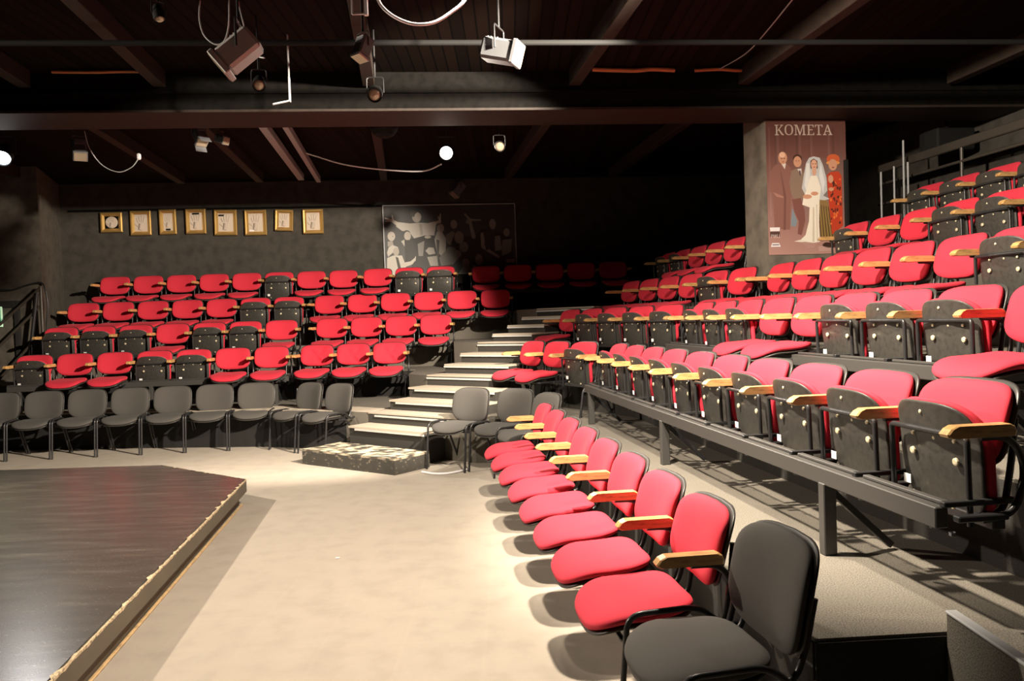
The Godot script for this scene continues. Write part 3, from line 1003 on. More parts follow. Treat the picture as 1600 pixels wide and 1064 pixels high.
# ================================================================ the scene
func _ready() -> void:
	# camera
	var cam := Camera3D.new()
	cam.name = "camera"
	cam.fov = 47.13
	cam.near = 0.05
	cam.far = 60.0
	cam.position = Vector3(0, 1.571, 0)
	cam.rotation_degrees = Vector3(-1.632, 0, -1.954)
	add_child(cam)
	cam.current = true
	# air of a closed room: nearly black
	var we := WorldEnvironment.new()
	we.name = "environment"
	var env := Environment.new()
	env.background_mode = Environment.BG_COLOR
	env.background_color = Color(0, 0, 0)
	env.tonemap_mode = Environment.TONE_MAPPER_LINEAR
	env.tonemap_exposure = 1.0
	env.sdfgi_enabled = true
	env.ssao_enabled = true
	env.ssil_enabled = true
	we.environment = env
	add_child(we)
	# lamps: spotlights hung over the floor, aimed at the floor, the left bank and the right bank
	var warm := Color(1.0, 0.935, 0.85)
	LAMPS = [
		{"at": V(0.45, 3.95, 4.15), "to": V(-0.1, 0.0, 5.7), "e": 31.0, "a": 56.0, "s": 0.6, "c": warm, "size": 0.09},
		{"at": V(1.90, 3.80, 4.60), "to": V(-4.3, 1.15, 11.9), "e": 158.0, "a": 25.5, "s": 0.35, "c": warm, "size": 0.09},
		{"at": V(-0.30, 3.90, 3.75), "to": V(3.3, 0.9, 5.6), "e": 56.0, "a": 50.0, "s": 0.45, "c": warm, "size": 0.09},
		{"at": V(-6.1, 3.85, 5.1), "to": V(-1.6, 0.0, 5.6), "e": 34.0, "a": 50.0, "s": 0.6, "c": warm, "size": 0.08},
	]
	for l in LAMPS:
		spot(l.at, l.to, l.e, l.a, l.s, l.c, l.size)
	make_materials()
	make_chair_meshes()
	room()
	tiers()
	stage()
	left_bank()
	right_bank()
	floor_row()
	walls_dressing()
	overhead()

var LAMPS := []

func room() -> void:
	var o := part(numbered("floor"), prism_mesh([Vector2(-9.2, -3.2), Vector2(7.6, -3.2), Vector2(7.6, 15.6), Vector2(-9.2, 15.6)], -0.2, 0.0), M.floor, self)
	o.set_meta("kind", "structure")
	o.set_meta("label", "worn beige carpet of the performance floor")
	struct("ceiling", prism_mesh([Vector2(-9.2, -3.2), Vector2(7.6, -3.2), Vector2(7.6, 15.6), Vector2(-9.2, 15.6)], 4.15, 4.35), M.ceiling, "low dark brown boarded ceiling")
	# back wall, running slightly away to the right
	struct("wall_back", prism_mesh([Vector2(-9.2, 13.41), Vector2(7.6, 15.32), Vector2(7.6, 15.6), Vector2(-9.2, 15.6)], 0.0, 4.15), M.wall, "charcoal back wall with framed hand casts and a photograph")
	struct("wall_left", prism_mesh([Vector2(-7.21, 12.05), Vector2(-7.75, 13.6), Vector2(-9.2, 13.45), Vector2(-9.2, 12.05)], 0.0, 4.15), M.wall2, "grey wall block beside the left bank")
	struct("wall_side", prism_mesh([Vector2(-9.2, -3.2), Vector2(-9.0, -3.2), Vector2(-9.0, 12.05), Vector2(-9.2, 12.05)], 0.0, 4.15), M.wall)
	struct("wall_front", prism_mesh([Vector2(-9.0, -3.2), Vector2(7.6, -3.2), Vector2(7.6, -3.0), Vector2(-9.0, -3.0)], 0.0, 4.15), M.dark)
	var a := rf(7.0, -5.0)
	var b := rf(7.0, 14.2)
	struct("wall_right", prism_mesh([a, b, Vector2(7.9, b.y), Vector2(7.9, a.y)], 0.0, 4.15), M.wall, "dark side wall above the right bank")
	# door with its frame in the left block
	var d := struct("door_1", prism_mesh([Vector2(-8.75, 12.03), Vector2(-7.62, 12.03), Vector2(-7.62, 12.05), Vector2(-8.75, 12.05)], 0.0, 2.0), M.wall2, "grey exit door in the left wall")
	var st := start(false)
	prism(st, [Vector2(-7.62, 11.99), Vector2(-7.56, 11.99), Vector2(-7.56, 12.06), Vector2(-7.62, 12.06)], 0.0, 2.10)
	prism(st, [Vector2(-8.82, 11.99), Vector2(-7.62, 11.99), Vector2(-7.62, 12.06), Vector2(-8.82, 12.06)], 2.0, 2.10)
	part("door_frame", done(st), M.dark, d)
	# ceiling girder across the room and joists running down it
	var g0 := Vector2(-9.0, 7.33)
	var g1 := Vector2(6.6, 8.92)
	st = start(false)
	prism(st, [g0, g1, g1 + Vector2(-0.05, 0.55), g0 + Vector2(-0.0, 0.58)], 3.765, 4.16)
	var gd := struct("beam_ceiling", done(st), M.beam, "heavy dark girder across the ceiling")
	st = start(false)
	prism(st, [g0 + Vector2(0, -0.05), g1 + Vector2(0, -0.05), g1 + Vector2(-0.05, 0.57), g0 + Vector2(0, 0.62)], 3.74, 3.765)
	part("lower_flange", done(st), M.girder, gd)
	st = start(false)
	prism(st, [g0 + Vector2(0, -0.03), g1 + Vector2(0, -0.03), g1 + Vector2(0, 0.02), g0 + Vector2(0, 0.02)], 3.93, 3.955)
	part("ledge", done(st), M.beam, gd)
	for x6 in [-6.7, -4.45, -3.17, -1.10, 1.05, 2.9, 5.3]:
		st = start(false)
		for r in [[-2.6, 7.3 + x6 * 0.1 + 0.85], [9.2 + x6 * 0.1, 13.5 + x6 * 0.11]]:
			bar(st, V(x6 - (r[0] - 6.0) * 0.134, 4.07, r[0]), V(x6 - (r[1] - 6.0) * 0.134, 4.07, r[1]), 0.12, 0.17, 0.006)
		struct("joist", done(st), M.girder, "brown ceiling joist running into the room")
	# wall ledge behind the frames
	st = start(false)
	bar(st, V(-7.6, 3.68, 13.57), V(-2.2, 3.68, 14.19), 0.03, 0.035, 0.005)
	struct("trim_1", done(st), M.beam, "thin dark ledge along the back wall")

func tiers() -> void:
	var R := [rf(7.0, 0.35), rf(7.0, 13.6)]
	var back := [Vector2(5.2, 14.95), Vector2(-7.6, 13.62)]
	var leftside := [Vector2(-7.68, 13.5), Vector2(-7.24, 12.05), Vector2(-9.0, 12.05)]
	# first tier: behind the floor row on the right, behind the black chairs on the left
	var t1 := [Vector2(-9.0, 10.85), Vector2(-6.1, 10.58), Vector2(-3.35, 10.20), Vector2(-2.11, 9.75), sf(6.47, -7.25), sf(6.47, -5.55), Vector2(0.14, 8.44), Vector2(0.38, 7.86), rf(1.32, 7.2), rf(1.30, 2.40), Vector2(1.42, 2.575), Vector2(1.42, 0.35), Vector2(6.5, 0.35)]
	t1.append_array(R)
	t1.append_array(back)
	t1.append_array(leftside)
	var t2 := [Vector2(-9.0, 11.25), Vector2(-7.2, 11.18), Vector2(-3.35, 11.55), Vector2(-2.9, 11.62), Vector2(-1.44, 11.56), Vector2(-1.42, 10.62), sf(7.42, -7.18), sf(7.42, -6.05), Vector2(0.27, 10.0), Vector2(1.08, 8.58), rf(2.38, 8.0), rf(2.38, 0.36)]
	t2.append_array(R)
	t2.append_array(back)
	t2.append_array(leftside)
	var t3 := [Vector2(-7.2, 12.05), Vector2(-7.18, 12.0), Vector2(-3.35, 12.38), Vector2(-2.9, 12.44), Vector2(-0.93, 12.38), Vector2(-0.84, 11.26), sf(8.32, -7.05), sf(8.32, -6.15), Vector2(0.86, 11.16), Vector2(2.08, 8.68), rf(3.28, 8.05), rf(3.28, 0.38)]
	t3.append_array(R)
	t3.append_array(back)
	t3.append_array(leftside.slice(0, 2))
	var t4 := [Vector2(-7.49, 12.86), Vector2(-3.5, 13.22), Vector2(-3.0, 13.22), Vector2(0.06, 13.09), Vector2(0.10, 12.20), sf(9.52, -6.88), sf(9.52, -5.88), Vector2(1.80, 11.68), Vector2(2.86, 8.56), rf(4.35, 8.4), rf(4.35, 0.40)]
	t4.append_array(R)
	t4.append_array(back)
	t4.append_array([Vector2(-7.68, 13.5)])
	var t5 := [rf(5.25, 0.42), rf(7.0, 0.42), rf(7.0, 9.2), rf(5.25, 9.2)]
	var says := ["carpeted first tier of the seating", "carpeted second tier of the seating", "carpeted third tier of the seating", "carpeted fourth tier of the seating", "carpeted top tier on the right"]
	var k := 0
	for poly in [t1, t2, t3, t4, t5]:
		struct("floor_tier", prism_mesh(poly, T[k], T[k + 1]), M.carpet, says[k])
		k += 1
	# black boards in front of the left tiers and dark carpet on the right risers
	for e in [[t1.slice(0, 4), 0.0, T[1] - 0.012, M.skirt], [t2.slice(0, 5), T[1], T[2] - 0.012, M.skirt], [[t1[6], t1[7], t1[8], t1[9]], 0.0, T[1] - 0.012, M.darkcarpet], [[t2[8], t2[9], t2[10], t2[11]], T[1], T[2] - 0.012, M.darkcarpet], [[t3[8], t3[9], t3[10], t3[11]], T[2], T[3] - 0.012, M.darkcarpet], [[t1[9], t1[10]], 0.0, T[1] - 0.012, M.darkcarpet]]:
		var sk := start(false)
		for i in e[0].size() - 1:
			var qa: Vector2 = e[0][i]
			var qb: Vector2 = e[0][i + 1]
			var nn := Vector2(qb.y - qa.y, qa.x - qb.x).normalized() * 0.008
			prism(sk, [qa - nn, qb - nn, qb + nn, qa + nn], e[1], e[2])
		struct("trim_riser", done(sk), e[3], "dark facing of a seating tier's riser")
	var strip := start(false)
	prism(strip, [t1[0], t1[1], t1[2], t1[3], t1[4], t1[4] + Vector2(0.14, 0.33), t1[3] + Vector2(0.1, 0.42), t1[2] + Vector2(0.05, 0.45), t1[1] + Vector2(0, 0.45), t1[0] + Vector2(0, 0.35)], T[1], T[1] + 0.007)
	struct("trim_tread", done(strip), M.tread, "pale carpet strip along the front edge of the left tier")
	# the well of small steps down to the door at the near right, with its side board
	struct("floor_tier", prism_mesh([Vector2(0.98, 1.7), Vector2(1.40, 1.7), Vector2(1.40, 2.30), Vector2(0.98, 2.29)], 0.0, 0.26), M.carpet, "low carpeted step below the first tier at the right")
	var st := start(false)
	bar(st, V(1.425, 0.40, 2.56), V(1.425, 0.40, 0.4), 0.035, 0.29, 0.004)
	var o := struct("trim_2", done(st), M.carpet, "carpeted side board of the near steps")
	st = start(false)
	bar(st, V(1.425, 0.549, 2.565), V(1.425, 0.549, 0.4), 0.04, 0.012, 0.004)
	part("worn_edge", done(st), M.pale, o)
	# stairs between the banks: treads with pale nosings
	var h := [0.354, T[1], T[1] + (T[2] - T[1]) / 3.0, T[1] + (T[2] - T[1]) * 2.0 / 3.0, T[2], T[2] + (T[3] - T[2]) / 3.0, T[2] + (T[3] - T[2]) * 2.0 / 3.0, T[3], T[3] + (T[4] - T[3]) * 0.25, T[3] + (T[4] - T[3]) * 0.5, T[3] + (T[4] - T[3]) * 0.75, T[4]]
	var off := [6.15, 6.47, 6.77, 7.09, 7.42, 7.72, 8.02, 8.32, 8.62, 8.92, 9.22, 9.52]
	var s0 := [-7.25, -7.25, -7.19, -7.17, -7.15, -7.11, -7.08, -7.02, -6.99, -6.95, -6.91, -6.85]
	var s1 := [-6.0, -5.55, -5.70, -5.75, -6.05, -6.02, -6.08, -6.15, -6.3, -6.3, -6.0, -5.85]
	var stairs := thing("staircase", "carpeted stair with pale nosings between the two banks of seats", "stairs")
	for i in 12:
		var y0: float = 0.0 if i == 0 else h[i - 1]
		if not i in [1, 4, 7, 11]:
			var end: float = off[i] + 0.34
			for e in [1, 4, 7, 11]:
				if e > i:
					end = off[e] - 0.002
					break
			st = start(false)
			prism(st, [sf(off[i] + 0.004, s0[i]), sf(off[i] + 0.004, s1[i]), sf(end, s1[i]), sf(end, s0[i])], y0, h[i] - 0.022)
			part("riser", done(st), M.riser, stairs)
			st = start(false)
			prism(st, [sf(off[i] - 0.012, s0[i]), sf(off[i] - 0.012, s1[i]), sf(end, s1[i]), sf(end, s0[i])], h[i] - 0.022, h[i])
			part("tread", done(st), M.tread, stairs)
		else:
			st = start(false)
			prism(st, [sf(off[i] - 0.006, s0[i]), sf(off[i] - 0.006, s1[i]), sf(off[i], s1[i]), sf(off[i], s0[i])], y0, h[i] - 0.022)
			part("riser", done(st), M.riser, stairs)
			st = start(false)
			prism(st, [sf(off[i] - 0.012, s0[i]), sf(off[i] - 0.012, s1[i]), sf(off[i] + 0.29, s1[i]), sf(off[i] + 0.29, s0[i])], h[i] - 0.012, h[i] + 0.006)
			part("tread", done(st), M.tread, stairs)
		st = start(false)
		prism(st, [sf(off[i] - 0.022, s0[i] + 0.12 if i < 4 else s0[i]), sf(off[i] - 0.022, s1[i]), sf(off[i] - 0.012, s1[i]), sf(off[i] - 0.012, s0[i] + 0.12 if i < 4 else s0[i])], h[i] - 0.046, h[i] - 0.024)
		part("nosing", done(st), M.nosing, stairs)
	# wooden box used as the bottom step
	var b := thing("step_box", "low black wooden box with worn paint at the foot of the stairs", "box")
	st = start(false)
	var bx := [Vector2(-2.42, 8.81), Vector2(-1.25, 7.97), Vector2(-0.93, 8.36), Vector2(-2.08, 9.24)]
	prism(st, bx, 0.0, 0.15)
	part("body", done(st), M.boxside, b)
	for k2 in 3:      # three boards on top
		var f0 := k2 / 3.0 + 0.004
		var f1 := (k2 + 1) / 3.0 - 0.004
		prism_part("board", b, [bx[0].lerp(bx[3], f0), bx[1].lerp(bx[2], f0), bx[1].lerp(bx[2], f1), bx[0].lerp(bx[3], f1)], 0.15, 0.172, M.wornwood)

func prism_part(called: String, parent: Node, poly: Array, y0: float, y1: float, m: Material) -> void:
	part(called, prism_mesh(poly, y0, y1), m, parent)

func stage() -> void:
	var t := thing("stage", "low black varnished stage platform with chipped wooden edges", "stage")
	var far_l := Vector2(-8.6, 7.86)
	var p := [far_l, Vector2(-3.57, 7.80), Vector2(-2.405, 6.91), Vector2(-1.55, 1.0), Vector2(-8.6, 1.0)]
	prism_part("stage_top", t, p, 0.112, 0.216, M.stageside)
	var inner := [far_l, Vector2(-3.575, 7.785), Vector2(-2.42, 6.90), Vector2(-1.565, 1.0), Vector2(-8.6, 1.0)]
	prism_part("floor_sheet", t, inner, 0.216, 0.222, M.stage)
	# chipped arris along the two edges in view: an uneven splintered strip
	var rng := RandomNumberGenerator.new()
	rng.seed = 12
	for e in [[p[1], p[2], 40], [p[2], p[3], 150]]:
		var st := start(false)
		var a: Vector2 = e[0]
		var b: Vector2 = e[1]
		var n: int = e[2]
		var inw := Vector2(b.y - a.y, -(b.x - a.x)).normalized()
		if inw.x > 0:
			inw = -inw
		var prev := []
		for i in n + 1:
			var q := a.lerp(b, float(i) / n)
			var w := 0.003 + 0.026 * pow(rng.randf(), 5.0)
			var dn := 0.004 + 0.010 * pow(rng.randf(), 2.0)
			var c := [V(q.x + inw.x * w, 0.2232, q.y + inw.y * w), V(q.x - inw.x * 0.002, 0.2195, q.y - inw.y * 0.002), V(q.x - inw.x * 0.002, 0.216 - dn, q.y - inw.y * 0.002)]
			if prev:
				for k in 2:
					out_quad(st, V(q.x + inw.x * 0.3, 0.1, q.y + inw.y * 0.3), prev[k], c[k], c[k + 1], prev[k + 1])
			prev = c
		part("chipped_edge", done(st), M.chipped, t)
	var base := [Vector2(-8.6, 7.80), Vector2(-3.60, 7.74), Vector2(-2.46, 6.86), Vector2(-1.60, 1.0), Vector2(-8.6, 1.0)]
	prism_part("plinth", t, base, 0.0, 0.112, M.stageside)
	var st2 := start(false)
	bar(st2, V(-2.435, 0.008, 6.86), V(-1.59, 0.008, 1.0), 0.02, 0.014, 0.005)
	part("bare_batten", done(st2), M.bare, t)

func left_bank() -> void:
	var gr := "red theatre seats of the left bank"
	var w := ["front raised row on the left", "second raised row on the left", "third raised row on the left", "back row along the back wall"]
	run(Vector2(-6.70, 11.01), 5.5, 0.54, "FOOFFOO", 1, false, 0, w[0], gr, "beam", false)
	run(Vector2(-2.83, 11.41), -2.3, 0.53, "OOO", 1, false, 7, w[0], gr, "legs", false, "ccc")
	run(Vector2(-6.78, 11.83), 5.5, 0.54, "FFFOFFO", 2, false, 0, w[1], gr, "legs", false)
	run(Vector2(-2.78, 12.20), -2.3, 0.54, "OOOO", 2, false, 7, w[1], gr, "legs", false)
	run(Vector2(-6.89, 12.68), 5.5, 0.54, "OOOOOFF", 3, false, 0, w[2], gr, "legs", false)
	run(Vector2(-2.99, 13.0), -2.3, 0.55, "OOOOOO", 3, false, 7, w[2], gr, "legs", false)
	run(Vector2(-6.65, 13.26), 4.5, 0.542, "OOOOOFOO", 4, false, 0, w[3], gr, "legs", false)
	run(Vector2(-2.25, 13.45), -2.0, 0.54, "OFF", 4, false, 8, w[3], gr, "legs", false)
	run(Vector2(-0.41, 13.67), 0.2, 0.55, "OOOOO", 4, false, 11, w[3], gr, "legs", false)
	seat_beam(Vector2(-6.97, 10.98), 5.5, 3.78, 1, false, 0.29, "black steel beam under the front raised row on the left", [0.15, 1.9, 3.6], 0.0)

func right_bank() -> void:
	var gr := "red theatre seats of the right bank"
	var w := ["first raised row on the right", "second raised row on the right", "third raised row on the right", "fourth raised row on the right", "top row on the right"]
	run(Vector2(1.46, 2.64), 97.7, 0.54, "FFFFFFFFFF", 1, true, 0, w[0], gr, "beam", true)
	run(Vector2(0.69, 8.32), 120.1, 0.54, "FOO", 1, true, 10, w[0], gr, "legs", true)
	seat_beam(Vector2(1.453, 2.69), 97.7, 5.37, 1, true, -0.02, "black steel beam carrying the tipped-up first raised row on the right", [0.75, 2.95, 5.2], 0.0)
	run(Vector2(2.282, 3.335), 97.7, 0.54, "OFFFOOFFF", 2, true, 0, w[1], gr, "beam", true)
	run(Vector2(1.66, 8.46), 116.7, 0.54, "FFFFO", 2, true, 9, w[1], gr, "beam", true)
	seat_beam(Vector2(2.27, 3.42), 97.7, 4.85, 2, true, -0.02, "black steel beam carrying the second raised row on the right", [0.3, 2.5, 4.6], 0.0)
	run(Vector2(3.01, 4.66), 97.7, 0.53, "FOOOOOO", 3, true, 0, w[2], gr, "legs", true)
	run(Vector2(2.43, 8.40), 108.5, 0.54, "OFOOOO", 3, true, 7, w[2], gr, "legs", true)
	run(Vector2(3.89, 6.18), 97.7, 0.55, "FFOOF", 4, true, 0, w[3], gr, "legs", true)
	run(Vector2(2.66, 9.62), 101.5, 0.54, "OOOFF", 4, true, 5, w[3].replace(" on the right", " behind the pillar"), gr, "legs", true)
	run(Vector2(4.702, 6.865), 97.7, 0.54, "FFFF", 5, true, 0, w[4], gr, "legs", true)
	# gallery rail behind the top row
	var t := thing("handrail", "dark steel gallery railing behind the top row on the right", "railing")
	var st := start()
	var a := rf(6.25, 9.6)
	var b := rf(6.25, 3.0)
	bar(st, V(a.x, 3.36, a.y), V(b.x, 3.36, b.y), 0.05, 0.10, 0.01)
	part("top_rail", done(st), M.rail, t)
	for y in [3.16, 2.9]:
		part("lower_rail", tube_mesh(PackedVector3Array([V(a.x, y, a.y), V(b.x, y, b.y)]), 0.018), M.rail, t)
	for k in 5:
		var q := rf(6.25, 9.55 - k * 1.5)
		part("post", tube_mesh(PackedVector3Array([V(q.x, T[5], q.y), V(q.x, 3.36, q.y)]), 0.02), M.rail, t)
	var pole := [[rf(6.1, 9.32), 3.28], [rf(6.1, 9.05), 3.30], [rf(6.1, 8.86), 3.58], [rf(6.1, 8.78), 3.3]]
	var which := ["leftmost thin metal pole behind the top right row", "second thin metal pole behind the top right row", "tallest thin metal pole behind the top right row", "rightmost thin metal pole behind the top right row"]
	for q in pole:
		var p: Vector2 = q[0]
		var o := part(numbered("stand_pole"), tube_mesh(PackedVector3Array([V(p.x, T[5], p.y), V(p.x, q[1], p.y)]), 0.012), M.pale, self)
		o.set_meta("label", which[pole.find(q)])
		o.set_meta("category", "pole")
		o.set_meta("group", "thin poles behind the top row")
	st = start(false)
	var s := rf(6.6, 8.75)
	cbox(st, V(s.x, 3.54, s.y), Vector3(0.5, 0.26, 0.35), 0.02, Basis(Vector3.UP, 0.13))
	var sp := part(numbered("speaker"), done(st), M.black, self)
	sp.set_meta("label", "black loudspeaker above the railing at the upper right")
	sp.set_meta("category", "loudspeaker")
	part("bracket", tube_mesh(PackedVector3Array([V(s.x, 3.6, s.y), V(s.x, 4.16, s.y)]), 0.02), M.black, sp)
	# pillar standing in the fourth row
	var p0 := Vector2(2.98, 9.0)
	var p1 := p0 + Vector2(0.991, 0.134) * 0.97
	var dp := Vector2(-0.134, 0.991) * 0.58
	struct("column", prism_mesh([p0, p1, p1 + dp, p0 + dp], T[4], 4.15), M.pillar, "grey painted pillar carrying the tall theatre poster")

func floor_row() -> void:
	run(Vector2(0.505, 2.85), 97.7, 0.533, "OOOOOOOO", 0, true, 0, "floor row on the right", "red theatre seats of the floor row", "legs", true)
	black_chair(0.795, 2.60, -0.985, -0.17, "nearest black chair in front of the red floor row", "")
	black_chair(-0.50, 8.46, -0.57, -0.82, "black chair right of the worn step box")
	black_chair(-0.02, 8.17, -0.66, -0.75, "middle black chair of the three between stairs and red floor row")
	black_chair(0.27, 7.62, -0.88, -0.47, "black chair partly hidden behind the far end of the red floor row")
	var d := Vector2(cos(deg_to_rad(5.4)), sin(deg_to_rad(5.4)))
	for i in 7:
		var p := Vector2(-6.14, 10.23) + d * 0.54 * (i - 1) + Vector2(d.y, -d.x) * 0.10
		black_chair(p.x, p.y, d.y, -d.x, "black fabric chair, %s from the left in the row beside the stage" % ORD[i])
	black_chair(-2.68, 10.08, -0.60, -0.80, "black fabric chair turned to the stage, second from the step box")
	black_chair(-2.22, 9.74, -0.60, -0.80, "black fabric chair nearest the step box on its left side")
	# white cable end lying under the chairs by the stairs
	cable("floor_cable", "white cable lying under the black chairs by the stairs", [V(-0.98, 0.012, 8.05), V(-0.85, 0.012, 7.94), V(-0.72, 0.012, 7.92), V(-0.60, 0.012, 8.0), V(-0.52, 0.012, 8.1)], 0.012, M.white)
	var o := part(numbered("paper_scrap"), box_mesh(Vector3(0.03, 0.004, 0.02), 0.001), M.white, self, V(-1.22, 0.003, 5.2))
	o.set_meta("label", "tiny white paper scrap on the beige carpet")
	o.set_meta("category", "paper scrap")

func walls_dressing() -> void:
	hand_frame(-6.88, 3.47, 13.63, 0.36, 0.345, 0.0, "square gilt frame with a round plaster cast, leftmost of the row", "round")
	hand_frame(-6.40, 3.45, 13.69, 0.345, 0.425, 0.0, "gilt frame with open hand cast, second from left", "plain")
	hand_frame(-5.95, 3.46, 13.74, 0.285, 0.435, 0.01, "narrow gilt frame with hand cast and dark tag at the bottom", "tag_low")
	hand_frame(-5.48, 3.46, 13.79, 0.34, 0.435, 0.0, "gilt frame with hand cast and dark tag at the top centre", "tag_top")
	hand_frame(-4.98, 3.43, 13.85, 0.385, 0.45, -0.01, "widest gilt frame with hand cast and dark tag at upper left", "tag_corner")
	hand_frame(-4.47, 3.42, 13.91, 0.375, 0.45, 0.0, "gilt frame with hand cast and white tag at lower left", "tag_white")
	hand_frame(-3.98, 3.45, 13.96, 0.315, 0.38, -0.05, "small tilted gilt frame with hand cast, second from right", "plain")
	hand_frame(-3.48, 3.42, 14.02, 0.36, 0.44, 0.0, "gilt frame with faint hand cast, rightmost of the row", "plain")
	# large black and white photograph
	var t := thing("photo_panel", "large black and white photograph of a crowd of actors on the back wall", "photograph", V(-1.06, 3.05, 14.30), 0.1135)
	part("print", sheet(2.40, 1.26), crowd_photo(), t)
	var st := start(false)
	for q in [[Vector3(-1.2, 0.63, 0.006), Vector3(1.2, 0.63, 0.006)], [Vector3(-1.2, -0.63, 0.006), Vector3(1.2, -0.63, 0.006)], [Vector3(-1.2, -0.63, 0.006), Vector3(-1.2, 0.63, 0.006)], [Vector3(1.2, -0.63, 0.006), Vector3(1.2, 0.63, 0.006)]]:
		bar(st, q[0], q[1], 0.02, 0.02, 0.003, Vector3(0, 0, 1))
	part("edge_strip", done(st), M.pale, t)
	# tall poster on the pillar
	var mid := Vector2(2.98, 9.0) + Vector2(0.991, 0.134) * 0.49 - Vector2(-0.134, 0.991) * 0.006
	var p := thing("poster", "tall theatre poster reading KOMETA with bride and three guests on the pillar", "poster", V(mid.x, 2.965, mid.y), 0.1344)
	part("print", sheet(0.975, 1.54, [Vector2(0, 0), Vector2(1, 0), Vector2(1, 1), Vector2(0, 1)]), stage_poster(), p)
	text(p, "lettering", "KOMETA", "Droid Serif", 0.165, Vector3(-0.03, 0.655, 0.006), mat(lin(0.55, 0.45, 0.38), 0.7), 1.0)
	text(p, "lettering", "PWLL", "Droid Sans", 0.052, Vector3(-0.40, -0.555, 0.006), mat(lin(0.6, 0.5, 0.46), 0.7), 0.95)
	# dark pipe standing over the poster's right edge
	var q2 := Vector2(2.98, 9.0) + Vector2(0.991, 0.134) * 0.95 - Vector2(-0.134, 0.991) * 0.05
	st = start(false)
	bar(st, V(q2.x, T[4], q2.y), V(q2.x, 3.27, q2.y), 0.05, 0.04, 0.004, Vector3.RIGHT)
	var o := part(numbered("cable_duct"), done(st), M.black, self)
	o.set_meta("label", "black upright duct over the right edge of the tall poster")
	o.set_meta("category", "duct")
	# stair rail at the far left
	var r := thing("handrail", "dark steel stair railing sloping down at the far left", "railing")
	for e in [[V(-7.13, 2.29, 11.9), V(-8.45, 1.19, 11.9)], [V(-7.16, 2.00, 11.9), V(-8.45, 0.84, 11.9)], [V(-7.22, 1.53, 11.9), V(-8.45, 0.30, 11.9)]]:
		part("rail", tube_mesh(PackedVector3Array(e), 0.022), M.rail, r)
	part("post", tube_mesh(PackedVector3Array([V(-7.14, 2.30, 11.9), V(-7.14, T[2], 11.9)]), 0.024), M.rail, r)
	part("slanted_post", tube_mesh(PackedVector3Array([V(-7.19, 2.20, 11.88), V(-7.40, T[2], 11.88)]), 0.026), M.steel, r)
	part("post", tube_mesh(PackedVector3Array([V(-8.40, 1.23, 11.9), V(-8.40, T[2] - 0.6, 11.9)]), 0.024), M.rail, r)
	cable("wall_cable", "black cable sagging along the left railing top", [V(-8.3, 2.30, 12.0), V(-7.83, 2.27, 12.0), V(-7.63, 2.27, 12.0), V(-7.38, 2.34, 12.0), V(-7.19, 2.36, 12.0), V(-7.12, 2.26, 11.98), V(-7.09, 2.03, 11.98), V(-7.12, 1.69, 11.98), V(-7.14, 1.40, 11.98)], 0.014, M.steel)
	# exit sign
	var s := thing("exit_sign", "green and white running figure exit sign by the far left door", "exit sign", V(-7.955, 1.86, 11.99))
	part("plate", box_mesh(Vector3(0.31, 0.31, 0.02)), glow(Color8(200, 240, 205), 0.35), s)
	st = start(false)
	cbox(st, Vector3(0, 0, 0.012), Vector3(0.265, 0.265, 0.006), 0.001)
	part("green_field", done(st), glow(Color8(20, 130, 70), 0.25), s)
	st = start()
	for e in [[Vector3(0.02, 0.04, 0.017), Vector3(-0.01, -0.02, 0.017)], [Vector3(-0.01, -0.02, 0.017), Vector3(-0.06, -0.08, 0.017)], [Vector3(-0.01, -0.02, 0.017), Vector3(0.05, -0.05, 0.017)], [Vector3(0.05, -0.05, 0.017), Vector3(0.04, -0.10, 0.017)], [Vector3(0.015, 0.03, 0.017), Vector3(0.07, 0.0, 0.017)], [Vector3(0.015, 0.03, 0.017), Vector3(-0.05, 0.04, 0.017)]]:
		tube(st, PackedVector3Array(e), 0.013, 6)
	lathe(st, Vector3(0.035, 0.08, 0.013), Vector3(0, 0, 1), [Vector2(0, 0.02), Vector2(0.008, 0.018), Vector2(0.008, 0)], 14)
	part("running_figure", done(st), glow(Color8(215, 245, 220), 0.35), s)

